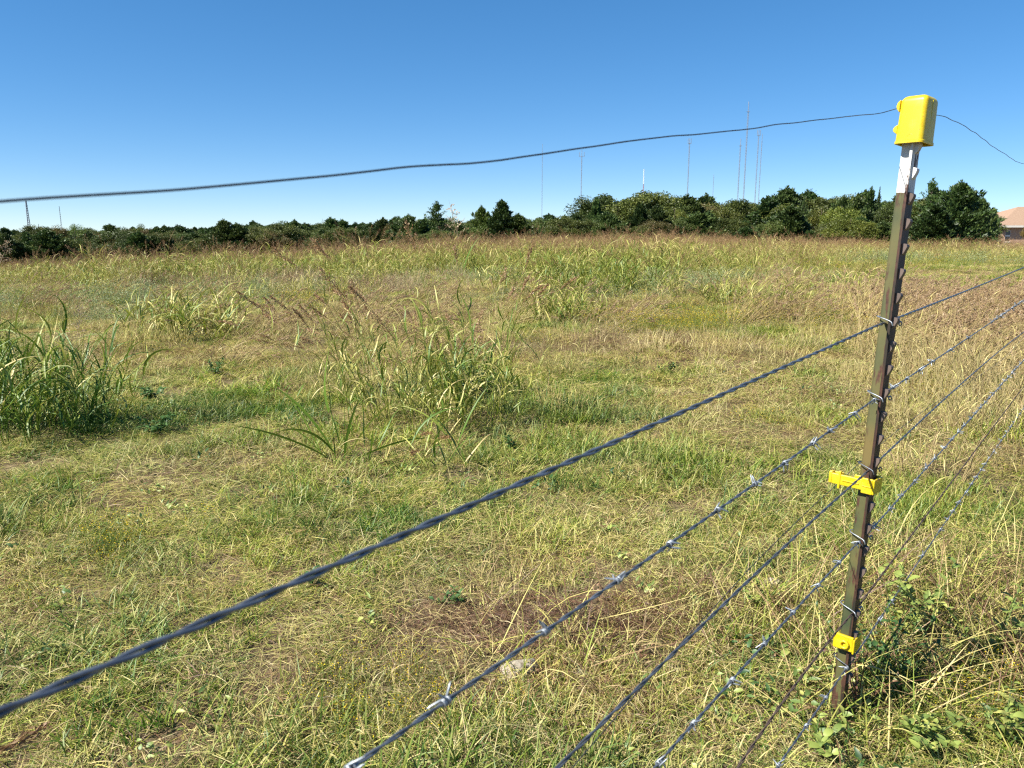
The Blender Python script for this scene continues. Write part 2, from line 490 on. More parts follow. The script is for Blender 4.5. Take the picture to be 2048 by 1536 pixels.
def build_post():
    t = thing('steel_fence_post', 'leaning green steel T-post with rust and a white painted top', 'fence post')
    t.matrix_world = PM
    flange = [(-.0175, .000), (-.0165, .0045), (.0165, .0045), (.0175, .000), (.0165, -.0012), (-.0165, -.0012)]
    me = poly_mesh('flange', *sweep(flange, -.12, POST_H), mat=post_mat('post_flange_shaded_paint', 'flange')); fixn(me)
    link('flange', me, t)
    web = [(-.0032, -.0014), (.0032, -.0014), (.0026, -.0225), (.0034, -.0250), (-.0034, -.0250), (-.0026, -.0225)]
    me = poly_mesh('web', *sweep(web, -.12, POST_H), mat=post_mat('post_web_paint', 'web')); fixn(me)
    link('web', me, t)
    ms = post_mat('post_stud_paint', 'stud')
    # one stud: wedge with a rounded nose, flat on top
    prof = [(0, -.013), (.004, -.009), (.0085, .001), (.010, .006), (.0092, .010), (.005, .012), (0, .0125)]
    V = []; k = len(prof)
    for x in (-.0085, .0085):
        for (y, z) in prof: V.append((x*(1-.25*(y/.010)), y, z))
    Fq = [tuple(range(k)), tuple(range(k, 2*k))]+[(i, (i+1) % k, (i+1) % k+k, i+k) for i in range(k)]
    base = poly_mesh('stud', [(x, y*HAND, z) for x, y, z in V], Fq, mat=ms); fixn(base)
    n = int((POST_H-.06)/.0535)
    for i in range(n):
        z = POST_H-.035-.0535*i
        me = base.copy() if False else base
        # stud colour follows the paint of its own place on the post, so bake its height into a copy of the mesh
        me = base.copy()
        a = twist(z); c, s = math.cos(a), math.sin(a)
        for v in me.vertices:
            x, y, zz = v.co.x, v.co.y*HAND, v.co.z
            q = PL(*tw(x, y+.0044, z+zz)); v.co = q
        link('stud', me, t)
    return t
POST = build_post()
def post_pt(x, y, z):
    return np.array((PM @ Vector(PL(*tw(x, y, z))))[:])
def z_on_post(py):
    # height along the post that shows at image row py
    zs = np.linspace(0, POST_H+.05, 400)
    P = POST_BASE[None, :]+AX[None, :]*zs[:, None]
    up = (P[:, 2]-CAMZ)*CP+P[:, 1]*SP; fw = P[:, 1]*CP-(P[:, 2]-CAMZ)*SP
    rows = 768-F*up/fw
    return float(np.interp(-py, -rows, zs))

def rounded_box(sx, sy, sz, r, seg=4):
    import bmesh
    bm = bmesh.new(); bmesh.ops.create_cube(bm, size=1)
    for v in bm.verts: v.co = Vector((v.co.x*sx, v.co.y*sy, v.co.z*sz))
    bmesh.ops.bevel(bm, geom=list(bm.edges), offset=r, segments=seg, affect='EDGES', profile=.5)
    return bm

def box(x0, x1, y0, y1, z0, z1):
    V = [(x, y, z) for x in (x0, x1) for y in (y0, y1) for z in (z0, z1)]
    Fq = [(0, 1, 3, 2), (4, 6, 7, 5), (0, 4, 5, 1), (2, 3, 7, 6), (0, 2, 6, 4), (1, 5, 7, 3)]
    return V, Fq
def build_cap():
    import bmesh
    zc = POST_H-.022
    t = thing('post_cap', 'yellow plastic cap with wire lugs covering the top of the steel post', 'post cap')
    t.matrix_world = PM @ Matrix.Translation(PL(*tw(.0, -.002, POST_H-.028))) @ Matrix.Rotation(twist(POST_H)*HAND, 4, 'Z') @ Matrix.Rotation(math.radians(1.5), 4, 'Y')
    hx, hy, h, th = .030, .0285, .098, .0035
    def ring(inx, iny, r, n=6):
        pts = []
        for cx, cy, a0 in ((1, 1, 0), (-1, 1, 90), (-1, -1, 180), (1, -1, 270)):
            for k in range(n+1):
                a = math.radians(a0+90*k/n)
                pts.append((cx*(inx-r)+r*math.cos(a), cy*(iny-r)+r*math.sin(a)))
        return pts
    V = []; Fq = []
    levels = []
    prof = [(0.0, 1.03)]+[(h*f, 1.03-.05*f) for f in (.03, .25, .5, .75)]
    rt = .013
    for k in range(0, 7):
        a = k/6*math.pi/2
        prof.append((h-rt+rt*math.sin(a), None if False else (.985-(rt/hx)*(1-math.cos(a)))))
    rings = []
    for z, s in prof:
        rings.append([(x*s, y*s, z) for x, y in ring(hx, hy, .010)])
    inner = []
    for z, s in ((0, 1.03), (h*.6, .99), (h-.006, .93)):
        inner.append([(x*s, y*s, z+0.0) for x, y in ring(hx-th, hy-th, .008)])
    k = len(rings[0])
    allr = [r for r in inner[::-1]]+rings
    for r in allr: V += r
    for i in range(len(allr)-1):
        for j in range(k):
            Fq.append((i*k+j, i*k+(j+1) % k, (i+1)*k+(j+1) % k, (i+1)*k+j))
    Fq.append(tuple(range(k))); Fq.append(tuple(range((len(allr)-1)*k, len(allr)*k)))
    me = poly_mesh('shell', V, Fq, M_YEL, True); fixn(me)
    sh = link('shell', me, t)
    wn = sh.modifiers.new('split', 'EDGE_SPLIT'); wn.split_angle = math.radians(50)
    k = len(rings[0])
    rr_ = [[(x*s2, y*s2, z) for x, y in ring(hx, hy, .010)] for z, s2 in ((-.0006, 1.015), (-.0006, 1.075), (.0045, 1.075), (.0060, 1.02))]
    V = sum(rr_, []); Fq = [(i*k+j, i*k+(j+1) % k, (i+1)*k+(j+1) % k, (i+1)*k+j) for i in range(3) for j in range(k)]
    me = poly_mesh('rim', V, Fq, M_YEL); fixn(me); link('rim', me, t)
    me = poly_mesh('mould_seam', *box(-.0007, .0007, -hy*1.012, hy*1.012, .008, h-.010), M_YEL); link('mould_seam', me, t)
    a = np.linspace(0, 2*math.pi, 22); P = np.stack([-hx*1.0+0*a, .004*HAND+.0045*np.cos(a), .013+.0045*np.sin(a)], -1)
    V, Fq2 = tube(P, .0009, 5); link('boss', quad_mesh('boss', V, Fq2, smooth=True, mat=M_YEL), t)
    # lugs on the field side that hold the electric wire
    for z, wd, ht, pr in ((.078, .020, .026, .0075), (.030, .016, .020, .0095)):
        prof = [(0, ht*.5), (pr*.75, ht*.28), (pr, 0), (pr*.85, -ht*.2), (0, -ht*.5)]
        V = [(x, -HAND*(hy*.975+y), z+q) for x in (-.018-wd*.5, -.018+wd*.5) for y, q in prof]
        k = len(prof)
        me = poly_mesh('lug', V, [tuple(range(k)), tuple(range(k, 2*k))]+[(i, (i+1) % k, (i+1) % k+k, i+k) for i in range(k)], M_YEL); bevel(me, .0012)
        link('lug', me, t)
build_cap()

# ------------------------------------------------------------------ fence: wires
def plane_pt(px, py, off=.007):
    r = ray(px, py)
    P0 = POST_BASE+NRM*off
    t = np.dot(P0-np.array([0, 0, CAMZ]), NRM)/np.dot(r, NRM)
    return np.array([0, 0, CAMZ])+r*t
def s_of(p): return float(np.dot(p-POST_BASE, D))
OFFZ = lambda z, off: off+np.dot((AX/AX[2]*z), NRM)     # the post leans, the wires lean with it
def track(left, right, off=.007, ext_l=1.1, ext_r=7.0, deg=2):
    """pixel tracks -> function P(s) and range"""
    pl = [plane_pt(x, y, off) for x, y in left]; pr = [plane_pt(x, y, off) for x, y in right]
    def fit(ps, deg):
        s = np.array([s_of(p) for p in ps]); z = np.array([p[2] for p in ps])
        w = np.ones(len(s)); w[np.argmin(abs(s))] = 8
        return np.polyfit(s, z, min(deg, len(s)-1), w=w), s.min(), s.max()
    cl, sl, _ = fit(pl, deg); cr, _, sr = fit(pr, deg)
    def zf(s):
        s = np.asarray(s, float)
        a = np.polyval(cl, np.maximum(s, sl)); dl = np.polyval(np.polyder(cl), sl)
        a = a+dl*np.minimum(s-sl, 0)
        b = np.polyval(cr, np.minimum(s, sr)); dr = np.polyval(np.polyder(cr), sr)
        b = b+.5*dr*np.maximum(s-sr, 0)
        k = sstep(-.03, .03, s)
        return a*(1-k)+b*k
    def Pf(s):
        s = np.atleast_1d(np.asarray(s, float))
        return (POST_BASE+NRM*off)[None, :]*np.array([1, 1, 0])+D[None, :]*s[:, None]+np.stack([0*s, 0*s, zf(s)], -1)
    return Pf, sl-ext_l, sr+ext_r

def make_barb_mesh(seed):
    rr = random.Random(seed)
    parts = []
    # two wires wrapped round the pair of strands, four cut points
    for k, ph in enumerate((0.3, 2.2)):
        turns = 1.6
        n = 22
        P = []
        off = -.0034+.0052*k
        for i in range(n+1):
            a = ph+turns*2*math.pi*i/n
            P.append((off+.0030*(i/n), .0031*math.cos(a), .0031*math.sin(a)))
        P = np.array(P)
        ta = P[0]-P[1]; ta[0] = -.0006*rr.uniform(-2, 3); ta /= np.linalg.norm(ta)
        tb = P[-1]-P[-2]; tb[0] = .0006*rr.uniform(-2, 3); tb /= np.linalg.norm(tb)
        la, lb = rr.uniform(.013, .017), rr.uniform(.013, .017)
        P = np.concatenate([[P[0]+ta*la], [P[0]+ta*la*.75], P, [P[-1]+tb*lb*.75], [P[-1]+tb*lb]])
        rad = np.full(len(P), .00120); rad[0] = .00025; rad[-1] = .00025
        V, Fq = tube(P, rad, 6); parts.append((V, Fq, 0))
    V, Fq, _ = join(parts)
    return quad_mesh('barb', V, Fq, smooth=True, mat=M_BARB)
BARBS = [make_barb_mesh(k) for k in range(4)]

def wire(name, label, left, right, mat, radius=.00125, twisted=True, pitch=.075, barbs=(), off=.007, group=None, deg=2, wig=0.0, ext_l=1.1, ext_r=7.0, ph0=0.0):
    Pf, s0, s1 = track(left, right, off, ext_l, ext_r, deg)
    t = thing(name, label, 'wire', Pf(0.0)[0], group)
    o = Vector(t.location)
    if twisted:
        s = np.arange(s0, s1, pitch/18)
        C = Pf(s)
        if wig: C = C+UPV*((vnoise(s*9+ph0, 0*s+1.5)-.5)*wig)[:, None]
        T = np.gradient(C, axis=0); T /= np.linalg.norm(T, axis=1)[:, None]
        A = np.cross(T, UPV); A /= np.linalg.norm(A, axis=1)[:, None]; B = np.cross(T, A)
        for k in range(2):
            a = 2*math.pi*s/pitch+k*math.pi+ph0
            P = C+(A*np.cos(a)[:, None]+B*np.sin(a)[:, None])*radius*1.03
            V, Fq = tube(P-np.array(o), radius, 7)
            link('strand', quad_mesh('strand', V, Fq, smooth=True, mat=mat), t)
    else:
        s = np.arange(s0, s1, .02)
        C = Pf(s)
        if wig: C = C+UPV*((vnoise(s*7+ph0, 0*s+1.5)-.5)*wig)[:, None]
        V, Fq = tube(C-np.array(o), radius, 7)
        link('strand', quad_mesh('strand', V, Fq, smooth=True, mat=mat), t)
    sb = []
    for b in barbs:
        sb.append(s_of(plane_pt(*b, off)))
    sb = sorted(sb)
    if sb:
        while sb[0] > s0+.2: sb.insert(0, sb[0]-.105)
        step = .125
        while sb[-1] < min(s1, 4.5): sb.append(sb[-1]+step*random.uniform(.9, 1.1))
    for i, s in enumerate(sb):
        p = Pf(s)[0]; q = Pf(s+.01)[0]-p
        x = Vector(q).normalized(); y = Vector((0, 0, 1)).cross(x).normalized(); z = x.cross(y)
        Mx = Matrix((x, y, z)).transposed().to_4x4()
        b = link('barb', BARBS[i % 4], t)
        b.matrix_local = Matrix.Translation(Vector(p)-o) @ Mx @ Matrix.Rotation(random.uniform(0, 6.28), 4, 'X')
    return Pf

W1 = wire('twisted_wire', 'thick twisted barbless wire, highest of those tied to the steel post', 
     [(0, 1424), (650, 1140), (1055, 962), (1300, 850), (1600, 721), (1679, 688), (1755, 651), (1785, 640)],
     [(1785, 640), (1793, 637), (1908, 592), (2019, 547), (2048, 535)], M_GALV, .00165, pitch=.080, deg=2)
W2 = wire('barbed_wire', 'barbed wire crossing the post just below the top twisted wire', 
     [(710, 1536), (890, 1400), (1235, 1160), (1340, 1085), (1510, 970), (1600, 906), (1660, 862), (1710, 827), (1749, 799), (1762, 791)],
     [(1762, 791), (1776, 784), (1814, 762), (1902, 699), (1937, 674), (2048, 600)], M_GALV, .0012, pitch=.06,
     barbs=[(890, 1400), (1090, 1262), (1235, 1160), (1340, 1085), (1435, 1018), (1510, 970), (1570, 922), (1625, 887), (1660, 862), (1710, 827), (1749, 799), (1786, 779), (1814, 762), (1840, 742), (1866, 723), (1902, 699), (1937, 674), (1985, 640)], group='barbed wires')
W3 = wire('twisted_wire', 'twisted barbless wire passing in front of the upper yellow insulator',
     [(1114, 1535), (1308, 1345), (1480, 1181), (1600, 1064), (1673, 995), (1746, 934), (1758, 921)],
     [(1758, 921), (1764, 913), (1855, 831), (1940, 752), (2048, 664)], M_GALV2, .00135, pitch=.085, ph0=1.0)
W4 = wire('barbed_wire', 'barbed wire crossing the post below the upper yellow insulator',
     [(1309, 1536), (1387, 1445), (1464, 1363), (1529, 1288), (1586, 1226), (1636, 1170), (1678, 1127), (1717, 1084), (1731, 1073)],
     [(1731, 1073), (1748, 1049), (1780, 1016), (1830, 961), (1870, 916), (1900, 885), (1963, 814), (2048, 720)], M_GALV, .0012, pitch=.06,
     barbs=[(1387, 1445), (1464, 1363), (1529, 1288), (1586, 1226), (1636, 1170), (1678, 1127), (1717, 1084), (1748, 1049), (1780, 1016), (1805, 989), (1830, 961), (1852, 940), (1870, 916), (1889, 897)], group='barbed wires', ph0=.6)
W5 = wire('twisted_wire', 'dark rusty barbless twisted wire tied just above the lower yellow insulator',
     [(1480, 1530), (1500, 1498), (1588, 1372), (1634, 1313), (1693, 1244), (1712, 1219)],
     [(1712, 1219), (1727, 1198), (1764, 1150), (1815, 1080), (1856, 1026), (1900, 969), (1957, 893), (2048, 773)], M_RUSTW, .0014, pitch=.085, ph0=2.0)
W6 = wire('barbed_wire', 'lowest barbed wire, tied near the foot of the steel post',
     [(1553, 1536), (1612, 1455), (1652, 1393), (1687, 1345), (1694, 1335)],
     [(1694, 1335), (1738, 1268), (1758, 1245), (1784, 1203), (1805, 1171), (1828, 1135), (1881, 1059), (1900, 1035), (1993, 893), (2048, 817)], M_GALV, .0012, pitch=.06,
     barbs=[(1557, 1530), (1612, 1455), (1652, 1393), (1692, 1340), (1758, 1245), (1784, 1203), (1805, 1171), (1846, 1110), (1881, 1059)], group='barbed wires', ph0=1.4)
# smooth electric wire in the upper insulator (field side of the fence)
WE = wire('smooth_wire', 'thin single wire held in the arm of the upper yellow insulator',
     [(1145, 1536), (1227, 1441), (1310, 1340), (1457, 1187), (1600, 1035), (1655, 985), (1680, 962)],
     [(1680, 962), (1720, 922), (1763, 878), (1805, 855), (1878, 808), (1940, 760), (2048, 672)], M_DARKW, .0008, twisted=False, off=-.082, deg=3, wig=.004)
# top electric wire, slack, fixed to the cap
def top_wire():
    lp = [(0, 407), (150, 396), (300, 383), (620, 354), (760, 344), (900, 328), (1000, 319), (1150, 298), (1290, 280), (1400, 266), (1480, 259), (1640, 240), (1720, 231), (1790, 226)]
    rp = [(1871, 255), (1900, 270), (1940, 297), (1962, 307), (1985, 322), (2020, 333), (2048, 348)]
    a = np.array([plane_pt(x, y, -.045) for x, y in lp]); b = np.array([plane_pt(x, y, -.040) for x, y in rp])
    lug = np.array((PM @ Vector(PL(*tw(-.002, -.040, POST_H+.052))))[:])
    out_ = np.array((PM @ Vector(PL(*tw(.034, -.012, POST_H+.040))))[:]); mid_ = np.array((PM @ Vector(PL(*tw(.0, -.012, POST_H+.046))))[:])
    a = np.concatenate([a, [lug]]); b = np.concatenate([[out_], b])
    def run(ps, deg, s0, s1, step):
        ss = np.array([s_of(p) for p in ps]); s_ = np.arange(s0, s1, step)
        cz = np.polyfit(ss, ps[:, 2], deg)
        zz = np.polyval(cz, np.clip(s_, ss.min(), ss.max()))+np.polyval(np.polyder(cz), ss.min())*np.minimum(s_-ss.min(), 0)+.3*np.polyval(np.polyder(cz), ss.max())*np.maximum(s_-ss.max(), 0)
        res = np.interp(s_, ss, ps[:, 2]-np.polyval(cz, ss))*.8
        zz = zz+res+.004*(vnoise(s_*11, 0*s_+3.3)-.5)
        base = ps[0]*np.array([1, 1, 0]); base = base-D*np.dot(base-POST_BASE*np.array([1, 1, 0]), D)
        return base[None, :]+D[None, :]*s_[:, None]+np.stack([0*s_, 0*s_, zz], -1)
    A_ = run(a, 4, s_of(a[0])-.9, s_of(lug), .012); B_ = run(b, 4, s_of(out_), s_of(b[-1])+6, .02)
    Q = np.concatenate([A_, [lug, mid_, out_], B_[2:]])
    t = thing('smooth_wire', 'thin dark wire running along the sky from the yellow post cap', 'wire', lug)
    V, Fq = tube(Q-lug, .00085, 7)
    link('strand', quad_mesh('strand', V, Fq, smooth=True, mat=M_DARKW), t)
top_wire()

# clips that tie each wire to the post
def clip(zrow, Pf, label, mat, curl=True):
    wz = Pf(0.0)[0][2]
    z = wz/AX[2]
    hz = .012
    loc = [(-.020, .0105, z-.004), (-.0215, .0085, z+.002), (-.020, .0045, z+.005), (-.0185, -.008, z+.009), (-.0145, -.022, z+hz), (-.008, -.0300, z+hz+.001),
           (.002, -.0320, z+hz+.001), (.010, -.0285, z+hz), (.0155, -.018, z+.011), (.0195, -.004, z+.007), (.0215, .006, z+.002)]
    if curl:
        for k in range(9):
            a = math.pi*.5-k*.75
            loc.append((.024+.0015*k, .007+.0042*math.cos(a), z+.0005+.0048*math.sin(a)-.0003*k))
    pts = np.array([post_pt(*p) for p in loc])
    Q = []
    for i in range(len(pts)-1):
        p0 = pts[max(i-1, 0)]; p1 = pts[i]; p2 = pts[i+1]; p3 = pts[min(i+2, len(pts)-1)]
        for u in np.linspace(0, 1, 5, endpoint=False):
            Q.append(.5*((2*p1)+(-p0+p2)*u+(2*p0-5*p1+4*p2-p3)*u*u+(-p0+3*p1-3*p2+p3)*u**3))
    Q = np.array(Q); o = Q[0].copy()
    V, Fq = tube(Q-o, .00135, 7)
    c = link('wire_clip', quad_mesh('wire_clip', V, Fq, smooth=True, mat=mat)); c.location = o
    tag(c, label, 'wire clip', 'wire clips on the steel post')
clip(0, W1, 'bent wire clip tying the top twisted wire to the post', M_BARB)
clip(0, W2, 'bent wire clip tying the upper barbed wire to the post', M_BARB)
clip(0, W3, 'dull wire clip on the post just above the upper yellow insulator', M_GALV2)
clip(0, W4, 'wire clip tying the barbed wire below the upper yellow insulator', M_BARB)
clip(0, W5, 'bright wire clip tying the dark rusty wire to the post', M_BARB)
clip(0, W6, 'wire clip nearest the ground, on the lowest barbed wire', M_GALV2)

# yellow insulators
def ins_part(parent, name, boxes, bev=.0012):
    V, Fq = [], []
    import bmesh
    bm = bmesh.new()
    for b in boxes:
        v, f = box(*b)
        vs_ = [bm.verts.new((x, y*HAND, z)) for x, y, z in v]
        for q in f: bm.faces.new([vs_[i] for i in q])
    bmesh.ops.recalc_face_normals(bm, faces=bm.faces)
    bmesh.ops.bevel(bm, geom=list(bm.edges), offset=bev, segments=2, affect='EDGES', profile=.5, clamp_overlap=True)
    me = bpy.data.meshes.new(name); bm.to_mesh(me); bm.free(); me.materials.append(M_YEL)
    return link(name, me, parent)
def build_insulators():
    z = z_on_post(968)
    t = thing('insulator', 'yellow plastic insulator with a notched arm clipped across the middle of the post', 'insulator')
    t.matrix_world = PM @ Matrix.Translation((0, 0, z)) @ Matrix.Rotation(twist(z)*HAND, 4, 'Z')
    ins_part(t, 'clamp', [(-.0255, -.0195, -.012, .0125, -.019, .017), (.0195, .0255, -.012, .0125, -.019, .017), (-.0255, .0255, .0120, .0165, -.0185, .0165)], .0016)
    ins_part(t, 'arm', [(-.0250, -.0190, -.086, -.011, -.0125, .0125), (-.0235, -.0205, -.030, -.012, .012, .020)], .0016)
    ins_part(t, 'wire_catch', [(-.0262, -.0160, -.0660, -.0600, -.022, .020), (-.0262, -.0100, -.0870, -.0800, -.012, .016), (-.0100, -.0050, -.0870, -.0600, .004, .014)], .0015)
    ins_part(t, 'rib', [(-.0268, -.0248, -.0560, -.0180, -.0015, .0015)], .0005)
    ins_part(t, 'rib', [(-.0272, -.0253, -.0100, .0110, -.0025, -.0005)], .0005)
    z = z_on_post(1281)
    t = thing('insulator', 'yellow plastic insulator with a round boss near the foot of the post', 'insulator')
    t.matrix_world = PM @ Matrix.Translation((0, 0, z)) @ Matrix.Rotation(twist(z)*HAND, 4, 'Z')
    ins_part(t, 'clamp', [(-.0260, -.0185, -.032, .0125, -.017, .019), (.0185, .0260, -.032, .0125, -.017, .019), (-.0260, .0260, .0120, .0165, -.021, .015)], .0016)
    a = np.linspace(0, 2*math.pi, 20)
    P = np.stack([-.029+0*a, HAND*(-.006+.0085*np.cos(a)), -.002+.0085*np.sin(a)], -1)
    V, Fq = tube(P, .0034, 7)
    link('boss', quad_mesh('boss', V, Fq, smooth=True, mat=M_YEL), t)
build_insulators()

# ------------------------------------------------------------------ stones
def stone(px, py, w, d, h, label, seed):
    import bmesh
    p = ground_px(px, py)
    bm = bmesh.new(); bmesh.ops.create_icosphere(bm, subdivisions=4, radius=1)
    r = random.Random(seed)
    planes = [(Vector((r.uniform(-1, 1), r.uniform(-1, 1), r.uniform(-.2, 1))).normalized(), r.uniform(.55, .85)) for _ in range(11)]
    for v in bm.verts:
        for nn, dd in planes:
            e = v.co.dot(nn)
            if e > dd: v.co -= nn*(e-dd)*.92
        k = 1+.45*(fbm(v.co.x*2.2+seed*3.1, v.co.y*2.2+v.co.z*1.9, 4)-.5)
        v.co = Vector((v.co.x*w*k, v.co.y*d*k, v.co.z*h*k))
    me = bpy.data.meshes.new('stone'); bm.to_mesh(me); bm.free(); me.materials.append(M_STONE)
    o = link('stone', me); o.location = (p[0], p[1], float(H(p[0], p[1]))+h*.15); o.rotation_euler = (0, 0, r.uniform(0, 6))
    tag(o, label, 'stone', 'pale stones in the grass')
m, nt, out = newmat('pale_limestone')
tc = nt.nodes.new('ShaderNodeTexCoord')
nz = N(nt, 'ShaderNodeTexNoise', i_Scale=30.0, i_Detail=8.0, i_Roughness=.7); nt.links.new(tc.outputs['Object'], nz.inputs['Vector'])
c = ramp(nt, nz.outputs['Fac'], [(.34, (.17, .13, .09)), (.5, (.36, .31, .23)), (.68, (.52, .47, .38))])
bn = N(nt, 'ShaderNodeBump', i_Strength=.8, i_Distance=.006); nt.links.new(nz.outputs['Fac'], bn.inputs['Height'])
principled(nt, out, c, .9, spec=.15, bump=bn.outputs[0]); M_STONE = m
stone(1042, 1345, .068, .052, .034, 'largest pale stone, on the bare brown patch under the wires', 4)
stone(1160, 1352, .024, .018, .022, 'small pale chip of stone just right of the largest stone', 9)
stone(1546, 1172, .045, .036, .026, 'pale stone left of the steel post, half under a leafy weed', 6)

# ------------------------------------------------------------------ ground cover colours
BL = []
for (px, py, rx, ry, dd) in [(1120, 690, 2.0, .75, .22), (760, 700, 1.6, .8, .10), (1000, 800, .9, .6, -.18), (1120, 770, .9, .5, -.16), (1160, 1260, .30, .22, .42),
                             (960, 1240, .22, .16, .38), (1050, 1400, .35, .12, .28), (1270, 1180, .2, .2, .16), (600, 1340, .25, .2, .18), (240, 860, .9, .6, -.24), (560, 1010, .5, .5, -.08), (900, 1000, .8, .5, -.05),
                             (300, 1150, .4, .4, -.04), (1450, 720, 1.5, .8, .08), (1600, 640, 2.0, 1.5, .08), (250, 620, 2.0, 1.2, -.12), (520, 600, 1.5, 1, -.10), (1330, 590, 1.5, 1, -.14),
                             (1900, 1250, .4, .5, .03), (1950, 800, 1.0, .8, .12), (1000, 1040, .7, .4, .03), (700, 640, 2, 1, .08), (1800, 560, 5, 2, -.05), (780, 1080, .5, .4, -.08), (420, 1020, .6, .4, -.06)]:
    g = ground_px(px, py); BL.append((g[0], g[1], rx, ry, dd))
def dryness(x, y):
    v = .47+.40*(fbm(x*.55+3, y*.55+8)-.5)+.34*(fbm(x*2.3+1, y*2.3+2, 2)-.5)
    for (bx, by, rx, ry, dd) in BL:
        v = v+dd*np.exp(-((x-bx)/rx)**2-((y-by)/ry)**2)
    return v
BARE = [(*ground_px(px, py)[:2], r) for px, py, r in ((1160, 1270, .26), (960, 1260, .18), (1050, 1360, .16), (620, 1330, .15), (1270, 1170, .13))]
def bareness(x, y):
    v = 0*x
    for bx, by, r in BARE: v = np.maximum(v, np.exp(-((x-bx)**2+(y-by)**2)/r**2))
    return v

# ------------------------------------------------------------------ tuft sources (kept out of the scene, instanced by the ground cover)
def src_collection(name, meshes):
    c = bpy.data.collections.new(name)
    for k, me in enumerate(meshes):
        o = bpy.data.objects.new('%s_source_%02d' % (name, k), me); c.objects.link(o)
    return c
def scatter(name, label, cat, pts, rot, scl, tint, idx, coll):
    me = bpy.data.meshes.new(name)
    n = len(pts)
    me.vertices.add(n); me.vertices.foreach_set('co', np.ascontiguousarray(pts, np.float32).ravel())
    for an, ty, key, av in (('rot', 'FLOAT_VECTOR', 'vector', rot), ('scl', 'FLOAT_VECTOR', 'vector', scl if np.ndim(scl) == 2 else np.repeat(np.asarray(scl)[:, None], 3, 1)), ('tint', 'FLOAT_VECTOR', 'vector', tint)):
        a = me.attributes.new(an, ty, 'POINT'); a.data.foreach_set(key, np.ascontiguousarray(av, np.float32).ravel())
    a = me.attributes.new('idx', 'INT', 'POINT'); a.data.foreach_set('value', np.ascontiguousarray(idx, np.int32))
    me.update()
    o = link(name, me)
    ng = bpy.data.node_groups.new(name, 'GeometryNodeTree')
    ng.interface.new_socket('Geometry', in_out='INPUT', socket_type='NodeSocketGeometry')
    ng.interface.new_socket('Geometry', in_out='OUTPUT', socket_type='NodeSocketGeometry')
    gi = ng.nodes.new('NodeGroupInput'); go = ng.nodes.new('NodeGroupOutput')
    ci = ng.nodes.new('GeometryNodeCollectionInfo'); ci.inputs['Collection'].default_value = coll
    ci.inputs['Separate Children'].default_value = True; ci.inputs['Reset Children'].default_value = True
    ip = ng.nodes.new('GeometryNodeInstanceOnPoints'); ip.inputs['Pick Instance'].default_value = True
    def na(nm, ty):
        x = ng.nodes.new('GeometryNodeInputNamedAttribute'); x.data_type = ty; x.inputs['Name'].default_value = nm
        return [s for s in x.outputs if s.enabled and s.name == 'Attribute'][0]
    e2r = ng.nodes.new('FunctionNodeEulerToRotation')
    L = ng.links.new
    L(na('rot', 'FLOAT_VECTOR'), e2r.inputs[0]); L(e2r.outputs[0], ip.inputs['Rotation'])
    L(na('scl', 'FLOAT_VECTOR'), ip.inputs['Scale']); L(na('idx', 'INT'), ip.inputs['Instance Index'])
    L(gi.outputs[0], ip.inputs['Points']); L(ci.outputs[0], ip.inputs['Instance']); L(ip.outputs[0], go.inputs[0])
    md = o.modifiers.new('scatter', 'NODES'); md.node_group = ng
    tag(o, label, cat, kind='stuff')
    return o

def disc(n, R):
    a = rng.random(n)*2*math.pi; r = R*np.sqrt(rng.random(n))
    return np.stack([r*np.cos(a), r*np.sin(a), 0*a], -1)
def U(n, a, b): return a+(b-a)*rng.random(n)

